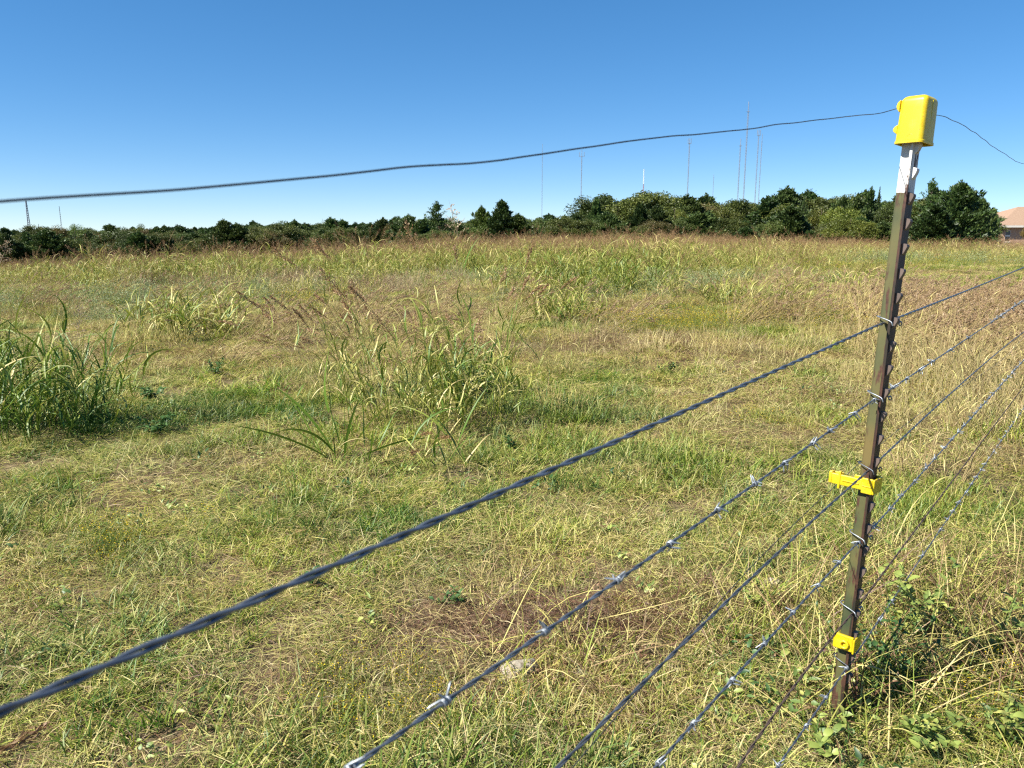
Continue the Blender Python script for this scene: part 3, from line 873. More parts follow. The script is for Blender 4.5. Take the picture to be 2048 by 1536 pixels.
def turf(kind):
    parts = []; Rr = .20
    def tufted(n, k):        # blades gather in small tufts
        c = disc(k, Rr); P = c[rng.integers(0, k, n)]+np.concatenate([rng.normal(size=(n, 2))*.022, np.zeros((n, 1))], 1)
        h = np.hypot(P[:, 0], P[:, 1]); f = np.minimum(1, Rr*1.1/np.maximum(h, 1e-6)); P[:, :2] *= f[:, None]
        return P
    def thatch(n, r=(.62, 1.32)):  # dead straw, darkened in colour to deepen the shade between blades
        P = disc(n, Rr); P[:, 2] = U(n, .003, .03)
        parts.append(ribbons(P, U(n, 0, 6.28), U(n, .03, .11), U(n, .0013, .0028), U(n, 1.0, 1.6), U(n, 1.3, 2.2), 3, U(n, -.8, .8), r=U(n, *r)))
    if kind == 'turf':
        n = 900; P = tufted(n, 70)
        parts.append(ribbons(P, U(n, 0, 6.28), U(n, .025, .085), U(n, .0016, .0038), U(n, .1, 1.1), U(n, 1.1, 2.6), 4, U(n, -.7, .7), r=rng.random(n)))
        thatch(190)
    if kind == 'green':
        n = 400; P = tufted(n, 26)
        parts.append(ribbons(P, U(n, 0, 6.28), U(n, .04, .13), U(n, .0026, .0056), U(n, .0, .8), U(n, .7, 2.0), 4, U(n, -.6, .6), r=rng.random(n)*.6))
        thatch(70)
    if kind == 'stalky':
        n = 30; P = tufted(n, 10)
        parts.append(ribbons(P, U(n, 0, 6.28), U(n, .08, .19), U(n, .0013, .0024), U(n, .2, .9), U(n, .7, 2.0), 5, U(n, -.6, .6), r=U(n, .4, 1.0)))
        n = 260; P = tufted(n, 30)
        parts.append(ribbons(P, U(n, 0, 6.28), U(n, .04, .11), U(n, .0020, .0044), U(n, .1, 1.0), U(n, 1.0, 2.4), 4, U(n, -.6, .6), r=U(n, .2, 1.0)))
        thatch(130)
    if kind == 'tangle':
        n = 60; P = disc(n, .2); P[:, 2] = U(n, 0, .05)
        parts.append(ribbons(P, U(n, 0, 6.28), U(n, .12, .34), U(n, .0016, .0032), U(n, .2, 1.3), U(n, .8, 2.4), 6, U(n, -.6, .6), r=U(n, .35, 1.2)))
        n = 60; P = tufted(n, 10)
        parts.append(ribbons(P, U(n, 0, 6.28), U(n, .08, .20), U(n, .0025, .0050), U(n, .1, .8), U(n, .8, 2.0), 5, U(n, -.6, .6), r=U(n, 0, .7)))
    if kind == 'thatch':
        thatch(330, (.4, 1.25))
        n = 60; P = tufted(n, 16)
        parts.append(ribbons(P, U(n, 0, 6.28), U(n, .02, .07), U(n, .0016, .0030), U(n, .2, 1.1), U(n, 1.0, 2.3), 3, U(n, -.6, .6), r=rng.random(n)))
    return join(parts)
def src(kind, n, mat):
    res = []
    for k in range(n):
        V, Fq, r = turf(kind); res.append(quad_mesh(kind, V, Fq, {'r': r}, mat=mat))
    return res
C_TURF = src_collection('turf', src('turf', 7, M_GRASS)+src('green', 3, M_GRASS)+src('stalky', 4, M_GRASS)+src('thatch', 4, M_GRASS)+src('tangle', 3, M_GRASS))

def wedge(y0, y1, dens, half=.74, pad=1.1):
    area = half*(y1*y1-y0*y0)+2*pad*(y1-y0)
    n = int(area*dens*1.0)
    out = []
    while sum(len(o) for o in out) < n:
        k = n
        y = U(k, y0, y1); x = U(k, -1, 1)*(half*y1+pad)
        ok = abs(x) < half*y+pad
        out.append(np.stack([x[ok], y[ok]], -1))
    return np.concatenate(out)[:n]

def strat(y0, y1, dens, half=.74, pad=1.1):
    c = 1/math.sqrt(dens); X = half*y1+pad
    gx, gy = np.meshgrid(np.arange(-X, X, c), np.arange(y0, y1, c), indexing='ij')
    x = gx.ravel()+U(gx.size, -.75, .75)*c; y = gy.ravel()+U(gx.size, -.75, .75)*c
    ok = abs(x) < half*y+pad
    return np.stack([x[ok], y[ok]], -1)
def ground_cover():
    P, S, T, I, R = [], [], [], [], []
    for (y0, y1, dens, sc, zf) in ((.55, 3.0, 54, .85, 1.05), (3.0, 5.5, 34, .95, 1.0), (5.5, 12, 17, 1.3, .85), (12, 30, 5.2, 2.2, .6), (30, 70, 1.3, 3.8, .42)):
        p = strat(y0, y1, dens); n = len(p)
        x, y = p[:, 0], p[:, 1]
        bare = bareness(x, y); dry = dryness(x, y)
        g = fbm(x*1.1+40, y*1.1+11, 2)
        u = rng.random(n)
        idx = rng.integers(0, 7, n)
        idx = np.where((u < .30*sstep(.56, .40, dry)+.03), 7+rng.integers(0, 3, n), idx)
        idx = np.where((u > .86-.22*sstep(.45, .6, g)), 10+rng.integers(0, 4, n), idx)
        lit = fbm(x*.8+14, y*.8+90, 3)
        idx = np.where(rng.random(n) < np.clip(.06+.5*sstep(.50, .64, lit)+.95*bare, 0, .9), 14+rng.integers(0, 4, n), idx)
        s = sc*U(n, .75, 1.3)*(1-.25*bare)
        tint = np.stack([dry+U(n, -.07, .07), U(n, .8, 1.16), U(n, .88, 1.06)], -1)
        P.append(np.stack([x, y, H(x, y)-.004], -1)); S.append(np.stack([s, s, s*zf*(.45+1.1*fbm(x*1.3+5, y*1.3+70, 3))], -1)); T.append(tint); I.append(idx)
        R.append(np.stack([U(n, -.12, .12), U(n, -.12, .12), U(n, 0, 6.28)], -1))
    g = ground_px(1910, 1330); n = 50
    x = g[0]+.42*rng.normal(size=n); y = g[1]+.32*rng.normal(size=n)
    P.append(np.stack([x, y, H(x, y)], -1)); S.append(np.repeat(U(n, .8, 1.25)[:, None], 3, 1)); I.append(18+rng.integers(0, 3, n))
    T.append(np.stack([U(n, .45, .72), U(n, .85, 1.1), np.ones(n)], -1)); R.append(np.stack([U(n, -.2, .2), U(n, -.2, .2), U(n, 0, 6.28)], -1))
    ok = []
    st = ground_px(1042, 1352)
    for q, ii in zip(P, I):
        near = np.hypot(q[:, 0]-POST_BASE[0]*.95, q[:, 1]-POST_BASE[1]*.95) < .2
        on_stone = (np.hypot(q[:, 0]-st[0], q[:, 1]-st[1]+.03) < .12) & (ii < 14)
        ok.append(~(near & (ii >= 18)) & ~(near & (ii >= 7) & (ii < 14)) & ~on_stone)
    P, S, T, I, R = [[a[m] for a, m in zip(L_, ok)] for L_ in (P, S, T, I, R)]
    cat_ = np.concatenate
    scatter('short_grass', 'short half-dry yellow-green grass covering the whole field', 'grass', cat_(P), cat_(R), cat_(S), cat_(T), cat_(I), C_TURF)
ground_cover()

# ------------------------------------------------------------------ johnsongrass
def leaf_arr(L, W, ph0, ph1, nseg=7, r=.5, fold=.35, az=0.0, wav=0.0, tipdry=.3, roll=None):
    t = np.linspace(0, 1, nseg+1)
    ph = ph0+(ph1-ph0)*t**1.3
    seg = L/nseg
    pm = .5*(ph[1:]+ph[:-1])
    x = np.concatenate([[0], np.cumsum(np.sin(pm)*seg)]); z = np.concatenate([[0], np.cumsum(np.cos(pm)*seg)])
    w = W*.5*np.clip(1.02-t**2.2, .03, 1)*np.clip(.45+t*3, 0, 1)
    nx, nz_ = -np.cos(ph), np.sin(ph)
    yo = wav*np.sin(t*5)*L*.06
    if roll is None: roll = random.uniform(-1.0, 1.0)
    ro = roll*(.35+.9*t)
    cr, sr = np.cos(ro), np.sin(ro)
    def edge(sg):
        return np.stack([x+w*nx*(sg*sr+fold*cr), yo+w*(sg*cr-fold*sr), z+w*nz_*(sg*sr+fold*cr)], -1)
    V = np.stack([edge(-1), np.stack([x, yo, z], -1), edge(1)], 1).reshape(-1, 3)
    b = np.arange(nseg)*3
    Fq = np.concatenate([np.stack([b, b+1, b+4, b+3], -1), np.stack([b+1, b+2, b+5, b+4], -1)])
    rr = np.repeat(r+tipdry*t**3, 3)
    c, s = math.cos(az), math.sin(az)
    V = V @ np.array([[c, s, 0], [-s, c, 0], [0, 0, 1]])
    return V, Fq, rr
def panicle_arr(L, spread=.5, n=16, dense=9, droop=.4, seed=0):
    """open seed head: thin branches with small spikelets; grows along +Z"""
    g = np.random.default_rng(seed)
    parts = []
    C, A = [], []
    for i in range(n):
        t = (i+.5)/n
        z0 = L*t*.85
        ln = L*(.55*(1-t)+.12)*g.uniform(.7, 1.1)
        az = g.uniform(0, 6.28); out = spread*g.uniform(.5, 1.1)
        d = np.array([math.cos(az)*math.sin(out), math.sin(az)*math.sin(out), math.cos(out)])
        P0 = np.array([0, 0, z0])
        for k in range(dense):
            u = (k+1)/dense
            c = P0+d*ln*u+np.array([0, 0, -droop*ln*u*u*math.sin(out)])
            C.append(c+g.normal(size=3)*.004); A.append(d+g.normal(size=3)*.35)
        Pb = np.array([P0+d*ln*u+np.array([0, 0, -droop*ln*u*u*math.sin(out)]) for u in (0, .33, .66, 1)])
        V, Fq = tube(Pb, np.array([.0007, .0006, .0005, .0003]), 3); parts.append((V, Fq, .2))
    C = np.array(C); A = np.array(A); n2 = len(C)
    parts.append(cards(C, A, g.uniform(.010, .018, n2), g.uniform(.004, .007, n2), g.random(n2)))
    V, Fq = tube(np.array([[0, 0, 0], [0, 0, L*.5], [0, 0, L]]), np.array([.0016, .001, .0004]), 4); parts.append((V, Fq, .1))
    return join(parts)

LEAVES = {}
def leaf_set(key, mat, n=9):
    res = []
    for k in range(n):
        L = 1.0; V, Fq, r = leaf_arr(1.0, random.uniform(.024, .040), random.uniform(.15, .6), random.uniform(1.1, 2.5), 8, random.random(), random.uniform(.15, .5), wav=random.uniform(-1, 1))
        res.append(quad_mesh('leaf', V, Fq, {'r': r}, smooth=True, mat=mat))
    LEAVES[key] = res
leaf_set('green', M_JGREEN); leaf_set('yellow', M_JYEL); leaf_set('straw', M_JSTRAW)
def stiff_set(key, mat, n=5):
    res = []
    for k in range(n):
        V, Fq, r = leaf_arr(1.0, random.uniform(.036, .056), random.uniform(.1, .5), random.uniform(.6, 1.2), 8, random.random()*.5, random.uniform(.2, .5), wav=random.uniform(-1, 1))
        res.append(quad_mesh('leaf', V, Fq, {'r': r}, smooth=True, mat=mat))
    LEAVES[key] = res
stiff_set('stiff', grass_mat('fresh_grass_leaf', base=.24, spread=.25, gloss=.08))
HEADM = [quad_mesh('seed_head', *(lambda q: (q[0], q[1], {'r': q[2]}))(panicle_arr(.22, .45, 15, 8, .5, k)), mat=M_HEAD) for k in range(4)]
HEADP = [quad_mesh('seed_head', *(lambda q: (q[0], q[1], {'r': q[2]}))(panicle_arr(.24, .75, 16, 8, .9, 10+k)), mat=M_HEADP) for k in range(3)]
HEADN = [quad_mesh('seed_head', *(lambda q: (q[0], q[1], {'r': q[2]}))(panicle_arr(.16, .18, 12, 7, .2, 20+k)), mat=M_HEAD) for k in range(3)]

def stalk(parent, base, h, lean_az, lean, curve, nleaf, sets, leaf_len=(.25, .5), head=None, rad=.0028, mat=None, lowest=.05, head_scale=1.0, parts_level=True):
    n = 8
    t = np.linspace(0, 1, n+1)
    ph = lean+curve*t**1.5
    seg = h/n; pm = .5*(ph[1:]+ph[:-1])
    hh = np.concatenate([[0], np.cumsum(np.sin(pm)*seg)]); zz = np.concatenate([[0], np.cumsum(np.cos(pm)*seg)])
    P = np.stack([base[0]+hh*math.cos(lean_az), base[1]+hh*math.sin(lean_az), base[2]+zz], -1)
    V, Fq = tube(P-np.asarray(base), np.linspace(rad, rad*.35, n+1), 5)
    st = link('stalk', quad_mesh('stalk', V, Fq, {'r': np.repeat(np.clip(random.random()*.6+.2+.2*t, 0, 1), 5)}, smooth=True, mat=mat or M_JYEL), parent)
    st.location = base
    b = Vector(base)
    side = random.uniform(0, 6.28)
    for k in range(nleaf):
        u = lowest+(.88-lowest)*(k+random.uniform(0, .6))/nleaf
        p = Vector([np.interp(u, t, P[:, c]) for c in range(3)])-b
        key = random.choice(sets)
        me = random.choice(LEAVES[key])
        lf = link('leaf', me, st)
        L = random.uniform(*leaf_len)*(1.0-.35*abs(u-.45))
        az = side+k*math.pi+random.uniform(-.7, .7)
        lf.location = p
        lf.rotation_euler = (random.uniform(-.25, .25), random.uniform(-.2, .2), az)
        lf.scale = (L, L*random.uniform(.85, 1.3), L)
    if head is not None:
        hd = link('seed_head', random.choice(head), st)
        hd.location = Vector(P[-1])-b
        hd.rotation_euler = Euler((0, float(ph[-1])+random.uniform(.0, .35), lean_az))
        hd.scale = (head_scale,)*3
    return st

# joined clumps for the middle distance and instanced tall grass
def tall_arr(n, R, hgt, leafn, leafL, W, heads, lean=(0, .3), bias=(0, 0), headL=.2, headspread=.45, seed=0, lr=(0, 1), stemr=.6):
    g = np.random.default_rng(seed)
    A, B = [], []
    for k in range(n):
        a = g.uniform(0, 6.28); r = R*math.sqrt(g.random())
        base = np.array([r*math.cos(a), r*math.sin(a), 0])
        az = math.atan2(base[1]+bias[1]+g.normal()*.4*R, base[0]+bias[0]+g.normal()*.4*R)
        h = g.uniform(*hgt); le = g.uniform(*lean)*(.4+r/R); cu = g.uniform(0, .5)
        t = np.linspace(0, 1, 6); ph = le+cu*t**1.5; pm = .5*(ph[1:]+ph[:-1])
        hh = np.concatenate([[0], np.cumsum(np.sin(pm)*h/5)]); zz = np.concatenate([[0], np.cumsum(np.cos(pm)*h/5)])
        P = base+np.stack([hh*math.cos(az), hh*math.sin(az), zz], -1)
        V, Fq = tube(P, np.linspace(.003, .0012, 6), 3); A.append((V, Fq, np.full(len(V), stemr)))
        for j in range(leafn):
            u = .08+.8*(j+g.random())/leafn
            p = np.array([np.interp(u, t, P[:, c]) for c in range(3)])
            L = g.uniform(*leafL)
            V, Fq, rr = leaf_arr(L, W*g.uniform(.7, 1.3), g.uniform(.15, .7), g.uniform(1.0, 2.5), 5, g.uniform(*lr), .3, g.uniform(0, 6.28), g.uniform(-1, 1))
            A.append((V+p, Fq, rr))
        if g.random() < heads:
            V, Fq, rr = panicle_arr(headL*g.uniform(.8, 1.3), headspread, 10, 5, .5, int(g.integers(1e6)))
            al = ph[-1]+g.uniform(0, .4)
            c, s = math.cos(al), math.sin(al); Ry = np.array([[c, 0, -s], [0, 1, 0], [s, 0, c]])
            c, s = math.cos(az), math.sin(az); Rz = np.array([[c, s, 0], [-s, c, 0], [0, 0, 1]])
            # widen spikelets a little: they must still read at distance
            B.append((V @ Ry @ Rz+P[-1], Fq, rr))
    return A, B
def near_clump(name, label, cx, cy, rx, ry, n, hgt, lean_bias, sets, leaf_len, heads, hfrac=.3, extra=0, nleaf=(4, 7), mat=None, group=None, head_scale=1., lean=(.02, .35), curve=(.0, .5)):
    z = float(H(cx, cy))
    t = thing(name, label, 'grass clump', (cx, cy, z), group)
    for k in range(n):
        a = random.uniform(0, 6.28); r = math.sqrt(random.random())
        bx, by = rx*r*math.cos(a), ry*r*math.sin(a)
        az = math.atan2(by+lean_bias[1]*ry+random.gauss(0, .3*ry), bx+lean_bias[0]*rx+random.gauss(0, .3*rx))
        h = random.uniform(*hgt)*(1.05-.3*r)
        hd = heads if (heads and random.random() < hfrac) else None
        stalk(t, (bx, by, float(H(cx+bx, cy+by))-z-.01), h*(1.2 if hd else 1), az, random.uniform(*lean)*(.4+r), random.uniform(*curve), random.randint(*nleaf), sets, leaf_len, hd, mat=mat, head_scale=head_scale)
    if extra:
        A, B = tall_arr(extra, max(rx, ry)*.92, (hgt[0]*.55, hgt[1]*.85), 8, (leaf_len[0]*.7, leaf_len[1]*.85), .011, .0, (0, .45), (lean_bias[0]*rx, 0), .2, .4, n+extra, (0, 1), .5)
        V, Fq, r = join(A); V[:, 1] *= ry/max(rx, ry)
        link('foliage', quad_mesh('foliage', V, Fq, {'r': r}, mat=mat), t)['kind'] = 'stuff'
    return t
g = ground_px(62, 862)
near_clump('johnsongrass', 'big bright green clump of tall grass at the left edge of the photo', g[0], g[1], .52, .38, 44, (.50, .86), (0, 0), ['green', 'green', 'green', 'green', 'yellow', 'straw'], (.24, .46), HEADP, .10, 60, (5, 7), M_JGREEN)
g = ground_px(860, 855)
near_clump('johnsongrass', 'tall yellowing clump of grass standing alone in the middle of the field', g[0], g[1], .54, .40, 46, (.52, 1.08), (-.45, 0), ['yellow', 'yellow', 'yellow', 'green', 'straw', 'straw'], (.13, .28), HEADN+HEADM[:2], .45, 60, (5, 7), M_JYEL, curve=(.0, .6))
# the single tall stalk rising from the middle clump, with a pale drooping head
g = ground_px(952, 800); zt = float(H(g[0], g[1]))
t = thing('johnsongrass', 'single tall stalk with pink-tan head rising above the middle clump', 'grass clump', (g[0], g[1], zt))
st = stalk(t, (0, 0, -.01), 1.16, 2.7, .06, .12, 5, ['yellow', 'stiff'], (.22, .34), HEADP, mat=M_JYEL, lowest=.3, head_scale=1.15)
g = ground_px(20, 850); zt = float(H(g[0], g[1]))
t = thing('johnsongrass', 'tall stalks with pale heads reaching the tree line at the left edge', 'grass clump', (g[0], g[1], zt))
for k in range(4):
    stalk(t, (random.uniform(-.25, .15), random.uniform(-.2, .2), -.01), random.uniform(.80, 1.05), random.uniform(0, 6.28), .06, random.uniform(.05, .25), 4, ['yellow', 'straw'], (.2, .34), HEADP, mat=M_JYEL, lowest=.35, head_scale=.75)
# dark green bunch standing in for shade on the middle clump's right
g = ground_px(945, 800)
near_clump('johnsongrass', 'low green tuft, dark to imitate shade at the right foot of the middle clump', g[0], g[1], .26, .22, 24, (.25, .45), (.3, 0), ['green'], (.22, .38), HEADN, .06, 24, (3, 4), M_JGREEN)
# young broad shoot in front
g = ground_px(672, 925); zt = float(H(g[0], g[1]))
t = thing('johnsongrass', 'young shoot with broad stiff green blades left of the middle clump', 'grass clump', (g[0], g[1], zt))
M_SHOOT = LEAVES['stiff'][0].materials[0]
sh = stalk(t, (0, 0, -.01), .50, 2.2, .10, .1, 0, ['stiff'], (.3, .4), None, rad=.0035, mat=M_JYEL)
for (bx, by, bz, L, W, p0, p1, az, r) in ((.00, 0, .05, .50, .030, .42, 1.05, 3.2, .2), (.01, -.03, .02, .56, .022, .95, 1.35, 3.4, .45), (-.03, .02, .28, .42, .020, .02, .12, 1.5, .35), (.05, -.02, .02, .36, .024, .10, .45, .2, .25),
                                     (.04, .03, .02, .38, .016, .05, .10, 1.0, .3), (-.01, -.02, .08, .34, .022, .55, 1.9, 3.6, .5), (.08, -.04, .02, .50, .018, 1.0, 1.6, -.1, .3), (.02, .0, .12, .34, .024, .25, .75, 2.5, .1), (.06, .02, .04, .40, .020, .5, 1.2, .5, .6), (-.04, 0, .02, .34, .018, .7, 1.2, 2.9, .3), (-.06, .0, .02, .40, .020, .35, .7, 3.0, .2)):
    V, Fq, rr = leaf_arr(L, W, p0, p1, 8, r, .35, az, random.uniform(-.6, .6), roll=1.1 if math.cos(az) < 0 else -1.1)
    lf = link('leaf', quad_mesh('leaf', V, Fq, {'r': rr}, smooth=True, mat=M_SHOOT), sh); lf.location = (bx, by, bz)
g = ground_px(820, 935); zt = float(H(g[0], g[1]))
t = thing('johnsongrass', 'sprawling low grass with arching blades in front of the middle clump', 'grass clump', (g[0], g[1], zt))
for k in range(9):
    stalk(t, (random.uniform(-.22, .40), random.uniform(-.10, .10), -.01), random.uniform(.15, .4), random.uniform(0, 6.28), random.uniform(.3, .9), .4, random.randint(2, 3), ['stiff', 'green', 'straw'], (.25, .42), HEADN if k % 4 == 0 else None, rad=.0024, mat=M_JYEL, lowest=.05)
# dark seed stalks leaning out of the middle clump to the left
g = ground_px(745, 800); zt = float(H(g[0], g[1]))
t = thing('johnsongrass', 'straw-coloured bunch with dark seed heads leaning left of the middle clump', 'grass clump', (g[0], g[1], zt))
for k in range(44):
    stalk(t, (random.uniform(-.50, .30), random.uniform(-.3, .3), -.01), random.uniform(.45, .85), 3.0+random.gauss(0, .35), random.uniform(.2, .7), random.uniform(.1, .5), random.randint(1, 3), ['straw', 'yellow'], (.14, .28), HEADN if random.random() < .65 else None, rad=.0018, mat=M_JSTRAW, head_scale=random.uniform(.8, 1.3))
# reddish stalk very near, lower left corner
a = at(-150, 1560, 1.0); b_ = at(78, 1450, 1.12)
t = thing('seed_stalk', 'reddish feathery grass head poking in at the lower left corner', 'grass stalk', (a[0], a[1], 0))
Pq = np.array([[-.22, -.12, 0], [-.16, -.09, .20], [-.06, -.04, a[2]-.08], [.02, .0, a[2]]]); 
V, Fq = tube(Pq, np.array([.0018, .0015, .0012, .0009]), 5)
link('stalk', quad_mesh('stalk', V, Fq, {'r': np.full(len(V), .6)}, smooth=True, mat=M_JSTRAW), t)
hd = link('seed_head', HEADN[1], t); hd.location = (.02, 0, a[2])
dv = Vector(b_-a); hd.rotation_euler = dv.to_track_quat('Z', 'Y').to_euler(); hd.scale = (.8, .8, dv.length/.16)

def two_mat_mesh(name, A, B, mA, mB):
    Va, Fa, ra = join(A)
    if not B: return quad_mesh(name, Va, Fa, {'r': ra}, mat=mA)
    Vb, Fb, rb = join(B)
    me = quad_mesh(name, np.concatenate([Va, Vb]), np.concatenate([Fa, Fb+len(Va)]), {'r': np.concatenate([ra, rb])}, mat=mA)
    me.materials.append(mB)
    me.polygons.foreach_set('material_index', np.concatenate([np.zeros(len(Fa)), np.ones(len(Fb))]).astype(np.int32))
    return me
TALL = []
for k in range(6):     # leafy johnsongrass with brown heads
    A, B = tall_arr(16, .30, (.55, 1.0), 6, (.18, .40), .015, .60, (0, .35), (-.08, 0), .24, .5, 100+k)
    TALL.append(two_mat_mesh('tall_grass', A, B, M_TALL, M_HEAD))
for k in range(3):     # thin stems, many heads
    A, B = tall_arr(20, .40, (.6, 1.05), 2, (.2, .35), .014, .95, (.1, .5), (-.2, 0), .26, .5, 200+k)
    TALL.append(two_mat_mesh('tall_grass', A, B, M_TALL, M_HEAD))
for k in range(3):     # leaning fine bunch grass, reddish
    A, B = tall_arr(46, .18, (.30, .62), 1, (.10, .22), .005, .7, (.2, .8), (.15, .05), .10, .16, 300+k, (.6, 1.2), .9)
    TALL.append(two_mat_mesh('tall_grass', A, B, M_TALL, M_BUNCH))
for k in range(3):     # pale straw stand, no heads
    A, B = tall_arr(60, .30, (.22, .45), 1, (.10, .22), .006, .0, (.0, .4), (0, 0), .1, .2, 400+k, (.3, 1.1), .8)
    TALL.append(two_mat_mesh('tall_grass', A, B, M_TALL, M_HEAD))
C_TALL = src_collection('tall_grass', TALL)

CLUMPS = []   # named middle-distance clumps keep the scattered grass off their feet
def mid_clump(label, px, py, half_w, top_py, dry, n, heads, seed, mat=None, cat='grass clump'):
    g = ground_px(px, py); z = float(H(g[0], g[1])); Y = g[1]
    ztop = at(px, top_py, Y)[2]-z
    t = thing('johnsongrass', label, cat, (g[0], g[1], z), 'clumps of tall grass in the middle of the field')
    A, B = tall_arr(int(n*1.25), half_w*.85, (ztop*.50, ztop*1.0), 6, (.16, .38), .016, heads, (0, .55), (-.1, 0), .22, .45, seed, (0, .9))
    Va, Fa, ra = join(A)
    link('foliage', quad_mesh('foliage', Va, Fa, {'r': ra}, mat=mat or M_JYEL), t)['kind'] = 'stuff'
    if B:
        Vb, Fb, rb = join(B); link('seed_heads', quad_mesh('seed_heads', Vb, Fb, {'r': rb}, mat=M_HEAD), t)['kind'] = 'stuff'
    CLUMPS.append((g[0], g[1], half_w))
M_J2 = grass_mat('yellower_johnsongrass', base=.42, spread=.5, gloss=.09)  # the leaves' own yellow-green, a little drier than the next mix
M_J3 = grass_mat('green_yellow_johnsongrass', base=.34, spread=.45, gloss=.09)
mid_clump('bushy yellow-green clump between the left-edge clump and the middle clump', 375, 672, .75, 572, .4, 60, .15, 1, M_J2)
mid_clump('clump of arching pale grass in front of the wide centre stand', 1130, 648, .55, 560, .4, 46, .1, 2, M_J2)
mid_clump('left half of the wide centre stand of tall grass', 1060, 590, 1.1, 486, .4, 80, .4, 3, M_J2)
mid_clump('right half of the wide centre stand of tall grass', 1175, 592, 1.1, 480, .4, 90, .4, 4, M_J3)
mid_clump('brown-headed clump at the right end of the centre stand', 1285, 588, .75, 472, .4, 60, .9, 5, M_J3)
mid_clump('small leaning clump right of the centre stand', 1455, 612, .5, 560, .4, 30, .5, 6, M_J2)
mid_clump('broad-bladed green clump in the far left part of the field', 270, 560, 1.3, 503, .3, 70, .2, 7, M_J3)
mid_clump('brown-headed clump next to the broad-bladed far left one', 400, 560, 1.2, 503, .3, 70, .6, 8, M_J3)
mid_clump('green clump behind the patch of whitish dry grass', 555, 556, 1.0, 508, .3, 60, .25, 9, M_J3)
mid_clump('tall clump behind the middle clump with brown heads', 735, 570, 1.0, 486, .4, 80, .75, 10, M_J2)
mid_clump('tall clump at far right beyond the steel post', 1860, 512, 3.0, 470, .3, 120, .1, 11, M_J3)

def tall_scatter():
    P, S, T, I, R = [], [], [], [], []
    def add(p, idx, s, dry, val=1.0, sat=1.0, lean=0):
        n = len(p); x, y = p[:, 0], p[:, 1]
        P.append(np.stack([x, y, H(x, y)-.01], -1)); S.append(s); I.append(idx)
        T.append(np.stack([dry+U(n, -.06, .06), U(n, .85, 1.1)*val, np.full(n, sat)], -1)); R.append(np.stack([U(n, -.1, .1), U(n, -.1, .1)+lean, U(n, 0, 6.28) if not lean else U(n, -.5, .5)], -1))
    # the far band of johnsongrass
    for y0, y1, d in ((15, 24, 1.5), (24, 40, 2.0), (40, 58, 1.5)):
        p = wedge(y0, y1, d, .74, 2.0)
        x, y = p[:, 0], p[:, 1]; ang = x/y
        m_ = fbm(x*.16+20, y*.16+31, 3)
        edge = 19+7*(fbm(ang*5+3, 0*ang+2.2)-.5)+13*sstep(.28, .62, ang)+3*sstep(.0, .25, ang)
        keep = (y > edge+3*(m_-.5)*6) & (m_ > .36) & (y < 52+4*np.sin(ang*9))
        p = p[keep]; n = len(p); x, y = p[:, 0], p[:, 1]
        far = sstep(26, 42, y)
        idx = np.where(rng.random(n) < .25+.55*far, 6+rng.integers(0, 3, n), rng.integers(0, 6, n))
        dry = .44+.22*(fbm(x*.2+5, y*.2+1)-.5)+.16*far
        add(p, idx, np.where(rng.random(n) < .12, U(n, 1.0, 1.3), U(n, .72, 1.05))*(1-.22*sstep(.25, .5, x/y)), dry)
    # uneven medium clumps between the short turf and the far band
    p = wedge(8.5, 24, .55, .72, 1.5); x, y = p[:, 0], p[:, 1]
    m_ = fbm(x*.30+61, y*.30+13, 3); ang = x/y
    p = p[(m_ > .53-.05*sstep(12, 20, y)+.07*sstep(.2, .5, ang))]; n = len(p)
    add(p, np.where(rng.random(n) < .3, 6+rng.integers(0, 3, n), rng.integers(0, 6, n)), U(n, .40, .85), .40+.2*rng.random(n))
    # leaning reddish bunch grass: right side beyond the fence and specks across the field
    def blob(px, py, rx, ry, n):
        g = ground_px(px, py); return np.stack([g[0]+rx*rng.normal(size=n), g[1]+ry*rng.normal(size=n)], -1)
    for (px, py, rx, ry, n) in ((1970, 650, .8, .9, 70), (2050, 640, 1.0, 1.0, 60), (2030, 720, .7, .7, 24), (1660, 640, .9, .7, 5), (1480, 640, .9, .6, 3), (1000, 650, 1.2, .6, 3), (620, 690, 1.0, .7, 7), (560, 640, 1.8, .8, 6), (1750, 600, 2, 1, 6), (900, 590, 1.6, .8, 4), (1900, 590, 2.0, 1.2, 18)):
        p = blob(px, py, rx, ry, n); add(p, 9+rng.integers(0, 3, n), U(n, .8, 1.25), np.full(n, .58), 1., 1., .35)
    p = wedge(5, 16, .10); n = len(p); add(p, 6+rng.integers(0, 3, n), U(n, .35, .6), np.full(n, .5))
    p = wedge(5, 20, .5); p = p[fbm(p[:, 0]*.5+9, p[:, 1]*.5+2) > .56]; n = len(p); add(p, 12+rng.integers(0, 3, n), U(n, .4, .9), .52+.16*rng.random(n))
    p = wedge(6, 20, .12); n = len(p); add(p, 9+rng.integers(0, 3, n), U(n, .6, 1.1), np.full(n, .6), 1, 1, .3)
    # pale straw grass: right of the post, and the whitish patch far left of centre
    for (px, py, rx, ry, n, dr, sat, sc) in ((1930, 860, .55, .7, 14, .60, .95, .75), (2010, 760, .6, .7, 22, .60, .95, .9), (1860, 760, .4, .7, 5, .58, .95, .7), (510, 560, 1.5, .9, 40, .66, .8, 1.1), (700, 580, 1.2, .9, 18, .66, .8, 1.0), (300, 640, 1.5, .7, 10, .55, .9, .7), (1380, 700, 1.2, .5, 10, .62, .9, .6)):
        p = blob(px, py, rx, ry, n); add(p, 12+rng.integers(0, 3, n), U(n, .7, 1.2)*sc, np.full(n, dr), 1.05, sat)
    cat_ = np.concatenate
    scatter('tall_grass', 'band of tall brown-headed grass across the far field', 'grass', cat_(P), cat_(R), cat_(S), cat_(T), cat_(I), C_TALL)
tall_scatter()

